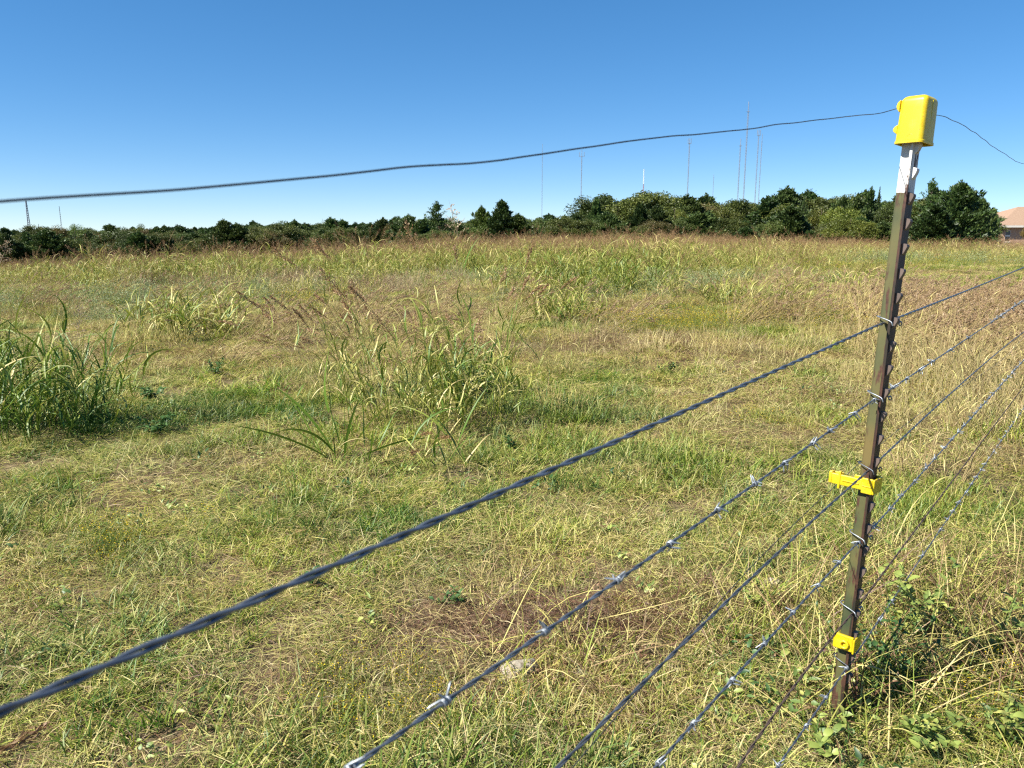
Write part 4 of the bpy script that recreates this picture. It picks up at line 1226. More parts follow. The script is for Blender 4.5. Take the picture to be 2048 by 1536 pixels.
# ------------------------------------------------------------------ flowers, sage-coloured weeds, small herbs (ground cover)
def flower_arr(seed):
    g = np.random.default_rng(seed); n = 150
    P = disc(n, .13); hgt = U(n, .03, .17); P2 = P.copy(); P2[:, 2] = hgt
    A = ribbons(P[:60], U(60, 0, 6.28), hgt[:60]*1.1, U(60, .0012, .002), U(60, 0, .3), U(60, .2, .8), 3, r=U(60, .0, .35), tipdry=0)
    B = cards(P2, rng.normal(size=(n, 3))+np.array([0, 0, .8]), U(n, .0045, .008), U(n, .004, .007), np.where(rng.random(n) < .5, U(n, .6, 1), U(n, 0, .4)))
    return join([A, B])
def sage_arr(seed):
    n = 500; P = disc(n, .28); P[:, 2] = U(n, .02, .42)*(1-(np.hypot(P[:, 0], P[:, 1])/.32)**2)
    B = cards(P, rng.normal(size=(n, 3))+np.array([0, 0, .6]), U(n, .015, .035), U(n, .006, .014), rng.random(n))
    k = 40; Q = disc(k, .12); A = ribbons(Q, U(k, 0, 6.28), U(k, .2, .4), U(k, .002, .003), U(k, 0, .4), U(k, .3, 1), 3, r=U(k, 0, .5))
    return join([A, B])
def herb_arr(seed):
    parts = []; n = 16
    for k in range(n):
        V, Fq, rr = leaf_arr(random.uniform(.018, .04), random.uniform(.010, .020), random.uniform(.4, 1.2), random.uniform(1.2, 1.9), 3, random.random(), .25, random.uniform(0, 6.28))
        parts.append((V+np.array([random.gauss(0, .035), random.gauss(0, .035), random.uniform(.01, .07)]), Fq, rr))
    return join(parts)
def qm(nm, a, mat): return quad_mesh(nm, a[0], a[1], {'r': a[2]}, mat=mat)
C_FORB = src_collection('forbs', [qm('flower', flower_arr(k), M_FLOWER) for k in range(4)]+[qm('sage', sage_arr(k), M_SAGE) for k in range(3)]
                        +[qm('herb', herb_arr(k), M_OVATE) for k in range(5)]+[qm('herb', herb_arr(k), M_WEED) for k in range(3)]+[qm('herb', herb_arr(k), M_RUSTLEAF) for k in range(3)])
def forbs():
    def blob(px, py, rx, ry, n):
        g = ground_px(px, py); return np.stack([g[0]+rx*rng.normal(size=n), g[1]+ry*rng.normal(size=n)], -1)
    def go(name, label, cat, items):
        P = np.concatenate([i[0] for i in items]); idx = np.concatenate([i[1] for i in items]); s = np.concatenate([i[2] for i in items])
        n = len(P); x, y = P[:, 0], P[:, 1]
        scatter(name, label, cat, np.stack([x, y, H(x, y)], -1), np.stack([U(n, -.15, .15), U(n, -.15, .15), U(n, 0, 6.28)], -1), s, np.ones((n, 3)), idx, C_FORB)
    fl = []
    for (px, py, rx, ry, n, sc) in ((1230, 652, .35, .35, 16, 1.4), (1330, 662, .5, .35, 26, 1.3), (1400, 655, .4, .35, 18, 1.3), (1600, 630, 1.0, .5, 34, 1.4), (1680, 650, .6, .5, 18, 1.3), (600, 622, .35, .25, 9, 1.8),
                                    (1290, 612, .5, .5, 10, 1.4), (1560, 545, 3, 1.2, 40, 1.9), (1720, 535, 3.5, 1.2, 46, 1.9), (1950, 530, 3, 1.5, 40, 1.9), (200, 600, 1.2, .6, 14, 1.6), (350, 705, .25, .2, 5, 1.0),
                                    (690, 1400, .15, .10, 9, .62), (770, 1360, .12, .08, 4, .55), (140, 1130, .12, .14, 6, .75), (230, 1110, .10, .12, 3, .75), (1900, 830, .2, .2, 4, .9), (1560, 870, .2, .2, 2, .8), (1040, 700, .2, .2, 3, 1.1), (1990, 1420, .12, .1, 7, .6), (500, 545, 1.5, .8, 10, 1.6)):
        p = blob(px, py, rx, ry, n); fl.append((p, rng.integers(0, 4, n), U(n, .75, 1.2)*sc))
    go('yellow_wildflowers', 'low patches of tiny yellow wildflowers among the grass', 'wildflowers', fl)
    sg = []
    for (px, py, rx, ry, n, sc) in ((240, 600, 1.8, .9, 50, 1.0), (1330, 575, .8, .8, 26, 1.1), (600, 570, 1.5, .8, 26, .9), (960, 560, 1.5, .9, 30, 1.0), (1400, 560, 1.6, 1.2, 30, 1.1), (180, 640, 1.0, .6, 14, .8), (1800, 525, 4, 2, 50, 1.5), (1000, 600, 1.5, .8, 20, .8), (450, 620, 1, .5, 12, .8)):
        p = blob(px, py, rx, ry, n); sg.append((p, 4+rng.integers(0, 3, n), U(n, .7, 1.2)*sc))
    go('grey_green_weeds', 'soft grey-green weeds between the tall clumps', 'weeds', sg)
    hb = []
    p = wedge(.9, 6, 4.0); n = len(p); hb.append((p, 7+rng.integers(0, 5, n), U(n, .4, .9)))
    p = wedge(.9, 7, 1.2); n = len(p); hb.append((p, 12+rng.integers(0, 3, n), U(n, .5, 1.0)))
    for (px, py, rx, ry, n) in ((1160, 1260, .2, .16, 26), (1000, 1240, .18, .12, 18), (1060, 1400, .2, .1, 12), (1790, 1380, .25, .15, 30), (1900, 1300, .3, .2, 30)):
        p = blob(px, py, rx, ry, n); p = np.concatenate([p, blob(px, py, rx, ry, n*3)]); n = len(p); hb.append((p, 15+rng.integers(0, 3, n), U(n, .18, .42)))
    for (px, py, rx, ry, n) in ((1850, 1250, .30, .25, 26), (1760, 1420, .3, .12, 14), (1960, 1420, .25, .15, 14), (1660, 1420, .2, .12, 6)):
        p = blob(px, py, rx, ry, n); hb.append((p, np.where(rng.random(n) < .7, 7+rng.integers(0, 5, n), 12+rng.integers(0, 3, n)), U(n, .5, .95)))
    go('low_herbs', 'small broad-leaved herbs scattered through the short grass', 'herbs', hb)
forbs()

# ------------------------------------------------------------------ single weeds (things)
def ovate_mesh(mat, L=1.0, W=.5, r=.5, fold=.25, ph=(.9, 1.7), lobes=0, seed=0):
    nseg = 7; t = np.linspace(0, 1, nseg+1)
    p = ph[0]+(ph[1]-ph[0])*t; pm = .5*(p[1:]+p[:-1])
    x = np.concatenate([[0], np.cumsum(np.sin(pm)/nseg)]); z = np.concatenate([[0], np.cumsum(np.cos(pm)/nseg)])
    w = W*.5*np.sin(np.pi*np.clip(t*.95+.03, 0, 1))**.75*(1.12-.35*t)
    if lobes: w = w*(1+.35*np.cos(t*lobes*6.28))
    V = np.stack([np.stack([x-np.cos(p)*w*fold, -w, z+np.sin(p)*w*fold], -1), np.stack([x, 0*x, z], -1), np.stack([x-np.cos(p)*w*fold, w, z+np.sin(p)*w*fold], -1)], 1).reshape(-1, 3)
    b = np.arange(nseg)*3
    Fq = np.concatenate([np.stack([b, b+1, b+4, b+3], -1), np.stack([b+1, b+2, b+5, b+4], -1)])
    return quad_mesh('leaf', V, Fq, {'r': np.full(len(V), r)}, smooth=True, mat=mat)
OV = {'pale': [ovate_mesh(M_OVATE, r=random.uniform(.15, 1.0), W=random.uniform(.45, .62), ph=(random.uniform(.6, 1.1), random.uniform(1.4, 2.2))) for _ in range(6)],
      'dark': [ovate_mesh(M_WEED, r=random.uniform(.1, 1.0), W=random.uniform(.30, .45), ph=(random.uniform(.5, 1.0), random.uniform(1.5, 2.4)), lobes=random.choice((0, 2, 3))) for _ in range(6)],
      'dead': [ovate_mesh(M_RUSTLEAF, r=random.random(), W=.4, ph=(.6, 2.6)) for _ in range(3)]}
def weed(name, label, px, py, h, nstem, nleaf, L, kind, spread=.5, group=None, depth=None):
    g = ground_px(px, py); z = float(H(g[0], g[1]))
    t = thing(name, label, 'weed', (g[0], g[1], z), group)
    for s in range(nstem):
        az = random.uniform(0, 6.28); le = random.uniform(.05, spread)
        hh = h*random.uniform(.6, 1.05)
        tt = np.linspace(0, 1, 6); ph = le+tt*.3
        x = np.cumsum(np.sin(ph))*hh/6; zz = np.cumsum(np.cos(ph))*hh/6
        P = np.stack([x*math.cos(az), x*math.sin(az), zz-zz[0]], -1)
        V, Fq = tube(P, np.linspace(.0022, .0009, 6), 5)
        st = link('stem', quad_mesh('stem', V, Fq, {'r': np.full(len(V), .3)}, smooth=True, mat=M_RUSTLEAF if kind == 'dead' else M_OVATE), t)
        for k in range(nleaf):
            u = .2+.8*(k+random.random())/nleaf
            p = [float(np.interp(u, tt, P[:, c])) for c in range(3)]
            lf = link('leaf', random.choice(OV[kind]), st)
            l = L*random.uniform(.6, 1.15)
            lf.location = p; lf.scale = (l, l, l)
            lf.rotation_euler = (random.uniform(-.4, .4), random.uniform(-.5, .3), k*2.4+random.uniform(-.5, .5))
    return t
weed('leafy_weed', 'pale-leaved vine weed immediately right of the post, below the rusty wire', 1815, 1300, .30, 6, 12, 0.031, 'pale', .6)
weed('leafy_weed', 'tall leafy weed right of the post with yellowing heart-shaped leaves', 1850, 1285, .36, 5, 10, 0.038, 'pale', .4)
weed('leafy_weed', 'leafy weed at the right edge of the photo, low among the dead stems', 1985, 1330, .30, 6, 11, 0.034, 'pale', .6)
weed('leafy_weed', 'yellowing leafy weed in front of the stone left of the post', 1528, 1225, .14, 5, 8, 0.031, 'pale', .7)
weed('leafy_weed', 'low leafy weed at the bottom edge right of the lowest barbed wire', 1830, 1500, .16, 6, 10, 0.031, 'pale', .8)
weed('leafy_weed', 'leafy weed in the lower right corner of the photo', 2005, 1490, .20, 6, 11, 0.031, 'pale', .8)
weed('leafy_weed', 'small leafy weed between the rusty wire and the lowest barbed wire', 1630, 1505, .12, 6, 9, 0.028, 'pale', .8)
weed('leafy_weed', 'reddish dead-leaved weed wrapped round the foot of the steel post', 1712, 1425, .26, 7, 9, .017, 'dead', .5)
weed('leafy_weed', 'green weed climbing the foot of the post behind the lowest barbed wire', 1735, 1395, .30, 7, 12, 0.022, 'dark', .5)
weed('leafy_weed', 'dark bushy weed in the shade behind the steel post foot', 1800, 1372, .26, 8, 13, 0.028, 'dark', .6)
weed('dark_leaved_weed', 'dark curled weed standing between the left clump and the middle clump', 425, 752, .22, 6, 13, 0.046, 'dark', .5)
weed('dark_leaved_weed', 'dark weed in the shade at the right foot of the left clump', 300, 800, .14, 6, 11, 0.056, 'dark', .9)
weed('dark_leaved_weed', 'dark sprawling weed below the left clump, nearer the camera', 310, 872, .18, 7, 11, 0.053, 'dark', .7)
weed('dark_leaved_weed', 'dark curled weed right of the middle clump near the purple-brown turf', 1335, 752, .17, 6, 13, 0.040, 'dark', .7)
weed('dark_leaved_weed', 'small dark weed left of the curled weed on the purple-brown turf', 1270, 730, .12, 5, 11, 0.031, 'dark', .7)
weed('dark_leaved_weed', 'dark weed in the green turf above the long twisted wire', 1195, 812, .10, 6, 10, 0.034, 'dark', .9)
weed('dark_leaved_weed', 'dark drooping weed beside the green turf, left of its twin', 1145, 822, .10, 6, 10, 0.034, 'dark', .9)
weed('dark_leaved_weed', 'dark-leaved weed in the sprawling grass in front of the middle clump', 1025, 905, .14, 6, 11, 0.031, 'dark', .6)
weed('dark_leaved_weed', 'green weed just below the twisted wire in the lower middle', 905, 1212, .07, 6, 10, 0.026, 'dark', .9)
weed('dark_leaved_weed', 'dark weed hanging just under the twisted wire at lower left of centre', 625, 1180, .10, 5, 9, 0.028, 'dark', .6)

# ------------------------------------------------------------------ trees
def cedar_arr(seed, n_br=150, open_=0.0):
    g = np.random.default_rng(seed)
    C, A, Lr, R = [], [], [], []
    limbs = []
    for i in range(n_br):
        t = g.random()**1.15*.97+.02
        az = g.uniform(0, 6.28)
        prof = min(1.0, 1.35*(1-t)**.75)*(.62+.38*math.sin(az*2+seed)+.35*g.random())*(1 if t > .12 else .75)
        ln = .5*prof*g.uniform(.65, 1.1)
        up = .35+.55*t+g.normal()*.15
        d = np.array([math.cos(az)*math.cos(up), math.sin(az)*math.cos(up), math.sin(up)*.55])
        b = np.array([g.normal()*.012, g.normal()*.012, t*.9])
        limbs.append((b, b+d*ln))
        m_ = int(9*(1-open_))+2
        for u in np.linspace(.25, 1.0, m_):
            p = b+d*ln*u
            k = int(15*(1-.45*open_))
            q = p+g.normal(size=(k, 3))*np.array([.030, .030, .022])*(1.15-.5*u)
            a = d[None, :]*.8+np.array([0, 0, .45])+g.normal(size=(k, 3))*.38
            C.append(q); A.append(a); Lr.append(g.uniform(.020, .046, k)*(1 if not open_ else .9)*(1.5 if u > .88 else 1)); R.append(np.clip(g.normal(.45, .24, k)+.15*(u-.6), 0, 1))
    # leader
    k = 130; z = g.uniform(.82, 1.0, k)
    C.append(np.stack([g.normal(size=k)*.025*(1.08-z)/.2, g.normal(size=k)*.025*(1.08-z)/.2, z-.02], -1)); A.append(g.normal(size=(k, 3))*.35+np.array([0, 0, 1])); Lr.append(g.uniform(.02, .045, k)); R.append(np.clip(g.normal(.5, .25, k), 0, 1))
    C = np.concatenate(C); A = np.concatenate(A); L = np.concatenate(Lr); R = np.concatenate(R)
    return cards(C, A, L, L*.42, R), limbs
def broad_arr(seed, lobes=40, per=380, leaf=.024, gap=.0, flat=1.0):
    g = np.random.default_rng(seed)
    C, R, limbs = [], [], []
    for i in range(lobes):
        d = g.normal(size=3); d /= np.linalg.norm(d); d[2] = abs(d[2])*1.1-.35
        rad = g.uniform(.55, 1.0)**.6
        c = np.array([d[0]*.40*rad, d[1]*.40*rad, .52+d[2]*.40*rad*flat])
        s = g.uniform(.07, .14)
        v = g.normal(size=(per, 3)); v /= np.linalg.norm(v, axis=1)[:, None]
        q = c+v*s*(g.random((per, 1))**.45)*np.array([1.15, 1.15, .85])
        C.append(q); R.append(np.clip(g.normal(.45, .2, per)+g.normal()*.13, 0, 1))
        limbs.append((np.array([g.normal()*.02, g.normal()*.02, .18+.2*g.random()]), c))
    C = np.concatenate(C); R = np.concatenate(R); n = len(C)
    C[:, 2] = np.maximum(C[:, 2], .02)
    return cards(C, g.normal(size=(n, 3)), g.uniform(.6, 1.3, n)*leaf, g.uniform(.6, 1.1, n)*leaf*.7, R), limbs
def bare_arr(seed):
    g = np.random.default_rng(seed); parts = []; limbs = []
    def grow(p, d, l, r, lv):
        q = p+d*l
        V, Fq = tube(np.array([p, .5*(p+q)+g.normal(size=3)*l*.05, q]), np.array([r, r*.85, r*.65]), 3); parts.append((V, Fq, g.random()))
        if lv == 0: return
        for _ in range(4 if lv > 1 else 5):
            e = d+g.normal(size=3)*.55; e[2] += .12; e /= np.linalg.norm(e)
            grow(p+d*l*g.uniform(.45, 1), e, l*g.uniform(.55, .8), r*.6, lv-1)
    grow(np.zeros(3), np.array([0, 0, 1.]), .28, .014, 4)
    V, Fq, R = join(parts); V[:, 2] /= V[:, 2].max(); s = .5/np.abs(V[:, :2]).max(); V[:, :2] *= s
    return (V, Fq, R), []
def trunk_mesh(limbs, seed, h0=0.0):
    g = np.random.default_rng(seed); parts = []
    P = np.array([[0, 0, -.04], [.006, .003, .12], [-.004, .006, .3], [.004, -.004, .55], [0, 0, .85]])
    V, Fq = tube(P, np.array([.026, .021, .017, .011, .004]), 7); parts.append((V, Fq, 0))
    for a, b in limbs[:40:2]:
        V, Fq = tube(np.array([a, .6*a+.4*b+np.array([0, 0, .01]), b]), np.array([.008, .005, .002]), 4); parts.append((V, Fq, 0))
    V, Fq, _ = join(parts)
    return quad_mesh('trunk', V, Fq, smooth=True, mat=M_BARK)
TREE = {}
for kind, n, fn, mat in (('cedar', 6, lambda s: cedar_arr(s), M_CEDAR), ('open', 3, lambda s: cedar_arr(s, 80, .5), M_CEDAR), ('broad', 6, lambda s: broad_arr(s), M_LEAF),
                         ('airy', 3, lambda s: broad_arr(s, 30, 100, .022), M_LEAF), ('dry', 4, lambda s: broad_arr(s, 40, 300, .022), M_DRYLEAF), ('bare', 2, lambda s: bare_arr(s), M_TWIG)):
    TREE[kind] = []
    for k in range(n):
        (V, Fq, R), limbs = fn(500+k+31*len(TREE))
        TREE[kind].append((quad_mesh('crown', V, Fq, {'r': R}, mat=mat), trunk_mesh(limbs, k)))
def tree(name, label, px, top, Dist, wpx, kind, tint=(1, 1, 1), grp=None, v=None):
    p = at(px, 465, Dist); x = p[0]; z0 = float(H(x, Dist))
    h = at(px, top, Dist)[2]-z0
    w = wpx/F*Dist
    cr, tr = TREE[kind][random.randrange(len(TREE[kind])) if v is None else v % len(TREE[kind])]
    t = thing(name, label, 'tree', (x, Dist, z0-.05), grp)
    rz = random.uniform(0, 6.28)
    for nm, me in (('trunk', tr), ('crown', cr)):
        o = link(nm, me, t); o.scale = (w*(1.3 if kind in ('cedar', 'open') else 1.15), w*(1.3 if kind in ('cedar', 'open') else 1.15), h/.985); o.rotation_euler = (0, 0, rz)
        o.color = (*tint, 1)
    return t
G1 = (1, 1, 1); OL = (1.3, 1.1, .85); LG = (1.45, 1.5, 1.1); DK = (.75, .8, .8); BR = (1.5, 1.1, .9); GY = (1.3, 1.25, 1.4)
RT = 'trees of the right-hand tree line'; LT = 'trees of the left-hand tree line'
for a in [
    ('feathery_cedar', 'feathery open cedar at the left end of the near tree line', 874, 402, 62, 92, 'open', G1, RT, 0),
    ('cedar_tree', 'ragged cedar with a bent tip between the feathery and the dense cedar', 963, 410, 60, 62, 'cedar', LG, RT, 1),
    ('cedar_tree', 'dense dark cedar with several points, left of the thinnest tall mast', 1004, 398, 58, 84, 'cedar', DK, RT, 2),
    ('broadleaf_tree', 'pale yellow-green rounded tree under the leftmost tall mast', 1074, 432, 60, 64, 'airy', LG, RT, 0),
    ('broadleaf_tree', 'low green tree left of the spired cedar by the two-pronged mast', 1118, 447, 60, 56, 'broad', G1, RT, 0),
    ('cedar_tree', 'broad cedar in front of the foot of the two-pronged mast', 1151, 424, 58, 62, 'cedar', G1, RT, 3),
    ('cedar_tree', 'pointed cedar spire just right of the two-pronged mast', 1192, 393, 60, 52, 'cedar', G1, RT, 4),
    ('broadleaf_tree', 'bushy green tree in front of the grey leafless tree', 1228, 440, 57, 66, 'broad', OL, RT, 1),
    ('bare_tree', 'grey leafless tree between the spired cedar and the striped mast', 1240, 414, 66, 64, 'bare', G1, RT, 0),
    ('cedar_tree', 'dark cedar with its tip at the striped mast foot', 1281, 404, 58, 72, 'cedar', DK, RT, 5),
    ('cedar_tree', 'dark cedar just right of the striped mast', 1312, 407, 57, 76, 'cedar', DK, RT, 0),
    ('broadleaf_tree', 'olive tree left of the brown-topped oak', 1348, 402, 62, 70, 'broad', OL, RT, 2),
    ('oak_tree', 'brown-topped oak beneath the fork-tipped mast', 1392, 390, 68, 104, 'dry', G1, RT, 0),
    ('broadleaf_tree', 'dense green tree in front of the brown-topped oak', 1395, 422, 58, 112, 'cedar', G1, RT, 1),
    ('broadleaf_tree', 'olive tree right of the brown-topped oak', 1446, 404, 64, 80, 'broad', OL, RT, 3),
    ('broadleaf_tree', 'dark round-headed tree under the tallest mast', 1493, 389, 72, 58, 'broad', DK, RT, 4),
    ('broadleaf_tree', 'dark tree under the pair of masts right of the tallest', 1525, 392, 72, 50, 'broad', DK, RT, 5),
    ('broadleaf_tree', 'broad olive tree right of the group of masts', 1560, 393, 66, 92, 'broad', OL, RT, 0),
    ('cedar_tree', 'wide dark cedar in front of the broad olive tree', 1580, 409, 57, 116, 'cedar', G1, RT, 2),
    ('cedar_tree', 'small cedar spire standing over the middle of the right tree line', 1604, 394, 62, 34, 'open', DK, RT, 1),
    ('broadleaf_tree', 'sunlit olive tree left of the light green tree', 1640, 400, 62, 70, 'broad', OL, RT, 1),
    ('broadleaf_tree', 'light yellow-green tree some way left of the twin cedar spires', 1680, 396, 60, 86, 'broad', LG, RT, 2),
    ('cedar_tree', 'dark cedar at the left of the twin cedar spires', 1709, 388, 60, 60, 'cedar', G1, RT, 3),
    ('cedar_tree', 'thicker of the twin cedar spires left of the post', 1736, 373, 62, 46, 'cedar', G1, RT, 4),
    ('cedar_tree', 'thinner of the twin cedar spires left of the post', 1752, 374, 66, 26, 'open', G1, RT, 2),
    ('broadleaf_tree', 'green tree right behind the steel post', 1780, 392, 60, 84, 'broad', G1, RT, 3),
    ('broadleaf_tree', 'low olive tree in front of the twin cedar spires', 1700, 424, 55, 110, 'broad', OL, RT, 4),
    ('feathery_cedar', 'feathery two-pointed cedar just right of the steel post', 1856, 356, 56, 76, 'open', G1, RT, 0),
    ('cedar_tree', 'largest dark cedar, right of the steel post', 1912, 360, 54, 118, 'cedar', G1, RT, 1),
    ('cedar_tree', 'wide lower cedar in front of the largest dark cedar', 1870, 405, 52, 110, 'cedar', DK, RT, 2),
    ('cedar_tree', 'cedar sloping down on the right of the largest cedar', 1958, 392, 56, 58, 'cedar', G1, RT, 3),
    ('cedar_tree', 'low cedar next to the brick house', 1984, 415, 62, 26, 'cedar', G1, RT, 4),
    ('oak_tree', 'brownish tree behind the roof of the brick house', 2042, 412, 128, 52, 'dry', G1, RT, 1),
    ('broadleaf_tree', 'brownish shrub covering the right side of the house', 2066, 432, 85, 42, 'dry', OL, RT, 2),
    # left
    ('broadleaf_tree', 'green tree below the lattice tower at the left edge', 79, 434, 118, 86, 'broad', G1, LT, 1),
    ('broadleaf_tree', 'olive tree below the small far mast at the left', 112, 438, 112, 60, 'dry', OL, LT, 3),
    ('broadleaf_tree', 'airy tree with see-through top right of the small far mast', 150, 434, 124, 56, 'airy', LG, LT, 1),
    ('broadleaf_tree', 'dark green rounded tree nearest the field at the left', 113, 462, 82, 84, 'broad', G1, LT, 2),
    ('oak_tree', 'rounded brownish oak in the left tree line', 300, 444, 104, 104, 'dry', G1, LT, 0),
    ('broadleaf_tree', 'slim light green tree left of the rounded brownish oak', 246, 450, 108, 36, 'airy', LG, LT, 2),
    ('broadleaf_tree', 'green tree peeping over the left of the brownish oak', 277, 439, 116, 48, 'broad', LG, LT, 3),
    ('broadleaf_tree', 'green tree just right of the brownish oak', 349, 446, 112, 56, 'broad', G1, LT, 4),
    ('broadleaf_tree', 'light green tree left of the two dark cedars', 385, 455, 104, 44, 'airy', LG, LT, 0),
    ('cedar_tree', 'left one of the two dark cedars in the left tree line', 434, 453, 100, 46, 'cedar', DK, LT, 0),
    ('cedar_tree', 'right one of the two dark cedars in the left tree line', 479, 448, 98, 66, 'cedar', DK, LT, 5),
    ('broadleaf_tree', 'lone round dark tree standing above the left skyline', 509, 438, 165, 27, 'broad', DK, LT, 5),
    ('broadleaf_tree', 'grey-green tree right of the lone round tree', 563, 444, 120, 60, 'broad', GY, LT, 0),
    ('broadleaf_tree', 'low olive tree left of the faint pale tree', 618, 447, 118, 64, 'broad', OL, LT, 2),
    ('bare_tree', 'faint pale leafless tree far away on the left skyline', 660, 437, 190, 30, 'bare', (1.9, 1.85, 1.9), LT, 1),
    ('broadleaf_tree', 'dark flat-topped tree right of the faint pale tree', 739, 439, 112, 46, 'broad', DK, LT, 4),
    ('broadleaf_tree', 'low dark tree left of the feathery cedar', 800, 448, 88, 66, 'broad', DK, LT, 1),
    ('broadleaf_tree', 'dark tree at the left foot of the feathery cedar', 838, 441, 68, 62, 'broad', G1, LT, 3),
    ('oak_tree', 'olive oak between the dark rounded tree and the brownish oak', 195, 455, 100, 90, 'dry', OL, LT, 1),
]:
    tree(*a)

def woods():
    meshes = [TREE['broad'][k][0] for k in range(5)]+[TREE['dry'][0][0], TREE['broad'][5][0], TREE['cedar'][5][0]]+[TREE['cedar'][k][0] for k in range(4)]+[TREE['airy'][0][0]]
    c = src_collection('woodland', meshes)
    P, S, I = [], [], []
    def add(x, y, h, i): P.append((x, y, float(H(x, y))-.1)); S.append(h); I.append(i)
    # brush below and between the named trees, then woods running to the horizon
    for k in range(420):
        a = U(1, -.80, .02)[0]; y = U(1, 78, 150)[0]; add(a*y, y, U(1, 2.8, 4.4)[0]*(1+.25*(y-78)/72), rng.integers(0, 13))
    for k in range(150):
        a = U(1, -.15, .605)[0]; y = U(1, 55, 70)[0]; add(a*y, y, U(1, 1.6, 3.0)[0], rng.integers(0, 13))
    for k in range(200):
        a = U(1, .10, .59)[0]; y = U(1, 66, 100)[0]; add(a*y, y, U(1, 4.0, 5.4)[0], rng.integers(0, 12))
    for k in range(1500):
        a = U(1, -1.0, 1.0)[0]; y = 160*(900/160)**U(1, 0, 1)[0]; add(a*y, y, U(1, 4.0, 6.5)[0]+2.0*(y > 400), rng.integers(0, 12))
    n = len(P)
    scatter('woodland', 'dark mass of brush and woods filling in behind the tree lines', 'woods', np.array(P), np.stack([0*np.zeros(n), np.zeros(n), U(n, 0, 6.28)], -1), np.array(S)[:, None]*np.stack([U(n, 1.0, 1.7), U(n, 1.0, 1.7), U(n, .9, 1.1)], -1), np.ones((n, 3)), np.array(I), c)
woods()

# ------------------------------------------------------------------ house
def build_house():
    Dh = 105.0
    gz = float(H(at(2030, 465, Dh)[0], Dh))
    x0 = at(2000.5, 465, Dh)[0]; eave = at(2010, 452.5, Dh)[2]
    t = thing('brick_house', 'tan brick house with a brown hip roof at the right edge', 'house', (x0, Dh, gz))
    m, nt, out = newmat('brick_wall')
    tc = nt.nodes.new('ShaderNodeTexCoord'); mp = nt.nodes.new('ShaderNodeMapping'); mp.inputs['Rotation'].default_value = (math.pi/2, 0, 0); nt.links.new(tc.outputs['Object'], mp.inputs[0])
    br = nt.nodes.new('ShaderNodeTexBrick'); nt.links.new(mp.outputs[0], br.inputs['Vector'])
    br.inputs['Scale'].default_value = 4.5; br.inputs['Color1'].default_value = (.42, .24, .16, 1); br.inputs['Color2'].default_value = (.52, .34, .24, 1); br.inputs['Mortar'].default_value = (.5, .45, .38, 1); br.inputs['Mortar Size'].default_value = .012
    nz = N(nt, 'ShaderNodeTexNoise', i_Scale=2.5, i_Detail=3.0); nt.links.new(tc.outputs['Object'], nz.inputs['Vector'])
    c = mix(nt, ramp(nt, nz.outputs['Fac'], [(.4, (0,)*3), (.65, (.8,)*3)]), br.outputs['Color'], (.46, .30, .19))
    principled(nt, out, c, .9, spec=.2); mb = m
    mr = simple('roof_shingles', (.27, .175, .115), .9, noise=(.34, .23, .155), scale=6)
    mw = simple('white_trim', (.72, .68, .60), .6); mg = simple('window_glass', (.05, .07, .09), .08, spec=.6); ml = simple('window_blind', (.55, .55, .53), .7)
    he = eave-gz; Wd, Dp = 15.0, 11.0
    wx0, wx1, wz0, wz1 = at(2011.5, 465, Dh)[0]-x0, at(2022, 465, Dh)[0]-x0, he-2.05, he-.55
    # wall with a real opening
    V, Fq = [], []
    def bx(a): 
        v, f = box(*a); o = len(V); V.extend(v); Fq.extend([tuple(i+o for i in q) for q in f])
    for a in ((0, wx0, 0, .25, -.5, he), (wx1, Wd, 0, .25, -.5, he), (wx0, wx1, 0, .25, -.5, wz0), (wx0, wx1, 0, .25, wz1, he), (0, .25, .25, Dp, -.5, he), (Wd-.25, Wd, .25, Dp, -.5, he), (.25, Wd-.25, Dp-.25, Dp, -.5, he)): bx(a)
    link('wall', poly_mesh('wall', V, Fq, mb), t)
    ov = .62; hz = he; rise = 2.6; r = Dp/2+ov
    V = [(-ov, -ov, hz), (Wd+ov, -ov, hz), (Wd+ov, Dp+ov, hz), (-ov, Dp+ov, hz), (-ov+r, Dp/2, hz+rise), (Wd+ov-r, Dp/2, hz+rise)]
    V2 = [(x, y, z+.12) for x, y, z in V]
    link('roof', poly_mesh('roof', V2+V[:4], [(0, 1, 5, 4), (1, 2, 5), (2, 3, 4, 5), (3, 0, 4), (6, 9, 8, 7), (0, 6, 7, 1), (1, 7, 8, 2), (2, 8, 9, 3), (3, 9, 6, 0)], mr), t)
    v, f = box(-ov-.02, Wd+ov+.02, -ov-.03, -ov-.002, hz-.16, hz+.10); link('fascia', poly_mesh('fascia', v, f, mw), t)
    w = link('window', poly_mesh('window', *box(wx0, wx1, .12, .14, wz0, wz1), mg), t)
    V, Fq = [], []
    e = .06; mid = .5*(wz0+wz1)
    for a in ((wx0, wx0+e, .06, .118, wz0, wz1), (wx1-e, wx1, .06, .118, wz0, wz1), (wx0+e, wx1-e, .06, .118, wz0, wz0+e), (wx0+e, wx1-e, .06, .118, wz1-e, wz1), (wx0+e, wx1-e, .06, .118, mid-.05, mid+.16)): bx(a)
    link('frame', poly_mesh('frame', V, Fq, mw), w)
    link('sill', poly_mesh('sill', *box(wx0-.08, wx1+.08, -.06, .06, wz0-.09, wz0-.002), mw), w)
build_house()

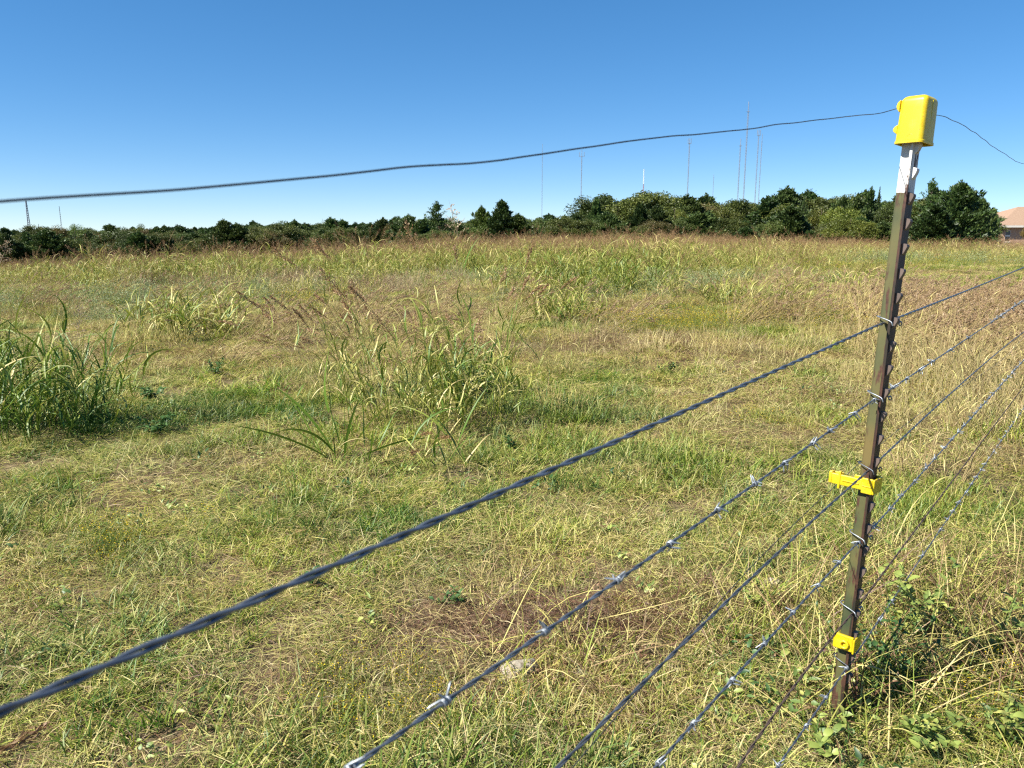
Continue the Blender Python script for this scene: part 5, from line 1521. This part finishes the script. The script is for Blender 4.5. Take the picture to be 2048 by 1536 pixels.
# ------------------------------------------------------------------ masts on the horizon
M_MAST = simple('mast_steel', (.24, .26, .29), .6, .2)
M_MASTR = simple('mast_red', (.30, .10, .08), .6); M_MASTW = simple('mast_white', (.8, .8, .8), .6)
def lattice(P0, h, w, mat, bays=40, taper=1.0, name='mast', parent=None):
    parts = []
    leg = .13*w
    cs = [(w*.577*math.cos(a), w*.577*math.sin(a)) for a in (.5, .5+2.094, .5+4.189)]
    for k, (cx, cy) in enumerate(cs):
        V, Fq = tube(np.array([[cx, cy, 0], [cx*.5*(1+taper), cy*.5*(1+taper), h*.5], [cx*taper, cy*taper, h]]), leg, 4); parts.append((V, Fq, 0))
        cx2, cy2 = cs[(k+1) % 3]
        for b in range(bays):
            z0, z1 = h*b/bays, h*(b+1)/bays
            f0, f1 = 1+(taper-1)*b/bays, 1+(taper-1)*(b+1)/bays
            a, c = ((cx*f0, cy*f0, z0), (cx2*f1, cy2*f1, z1)) if b % 2 else ((cx2*f0, cy2*f0, z0), (cx*f1, cy*f1, z1))
            V, Fq = tube(np.array([a, c]), leg*.5, 3); parts.append((V, Fq, 0))
    V, Fq, _ = join(parts)
    return link(name, quad_mesh(name, V, Fq, mat=mat), parent)
def rod(parent, name, a, b, r, mat):
    V, Fq = tube(np.array([a, b]), r, 5)
    o = link(name, quad_mesh(name, V, Fq, mat=mat), parent); return o
def mast(label, px, toppy, Dist, w, style, grp='radio masts on the horizon'):
    p = at(px, 465, Dist); x = p[0]; z0 = float(H(x, Dist)); h = at(px, toppy, Dist)[2]-z0
    t = thing('radio_mast', label, 'radio mast', (x, Dist, z0), grp)
    if style == 'striped':
        n = 7
        for k in range(n):
            o = lattice(None, h*.90/n, w*.7, M_MASTW if k % 2 == 0 else M_MASTR, 6, 1, 'mast_section', t); o.location = (0, 0, h*.90*k/n)
        rod(t, 'antenna', (0, 0, h*.90), (0, 0, h), w*.28, M_MASTW)
        return
    top = {'plain': .93, 'fork': .955, 'prong': .93, 'tip': .93, 'faint': .95}[style]
    w *= .80
    lattice(None, h*top, w, M_MAST, 46, 1, 'shaft', t)
    rod(t, 'antenna', (0, 0, h*top), (0, 0, h), w*.30, M_MAST)
    if style in ('fork', 'prong', 'tip'):
        wd = w*(3.2 if style == 'prong' else 1.7)
        rod(t, 'crossarm', (-wd, 0, h*top*.995), (wd, 0, h*top*.995), w*.25, M_MAST)
        if style != 'tip':
            for s in (-1, 1): rod(t, 'antenna', (s*wd, 0, h*top*.99), (s*wd*(1.0), 0, h*(top+.045)), w*.28, M_MAST)
mast('leftmost tall mast, plain and very thin', 1083.5, 288, 2000, 1.5, 'plain')
mast('mast with a two-pronged top standing behind the spired cedar', 1161, 300, 1600, 1.9, 'prong')
mast('short red and white striped mast', 1284, 338, 1800, 2.6, 'striped')
mast('fork-tipped mast above the brown-topped oak', 1371.5, 277, 1600, 2.2, 'fork')
mast('faint short mast between the fork-tipped mast and the tallest mast', 1422, 348, 2600, 1.7, 'faint')
mast('fork-tipped mast immediately left of the tallest mast', 1471.5, 277, 1500, 2.1, 'tip')
mast('tallest mast of all, reaching above the top wire', 1483, 203, 1400, 2.2, 'tip')
mast('fork-tipped left mast of the pair right of the tallest', 1506, 260, 1500, 2.0, 'fork')
mast('plain right mast of the pair right of the tallest', 1513, 268, 1600, 1.7, 'plain')
def pylon(label, px, top, Dist, w):
    p = at(px, 465, Dist); z0 = float(H(p[0], Dist)); h = at(px, top, Dist)[2]-z0
    t = thing('lattice_tower', label, 'tower', (p[0], Dist, z0), 'radio masts on the horizon')
    lattice(None, h, w, M_MAST, 16, .22, 'tower_frame', t)
    for f in (.72, .86): rod(t, 'crossarm', (-w*.6, 0, h*f), (w*.6, 0, h*f), .15, M_MAST)
pylon('tapering lattice tower touching the top wire at far left', 59, 401, 900, 3.4)
pylon('short narrow far mast right of the lattice tower at far left', 124, 412, 1000, 1.3)
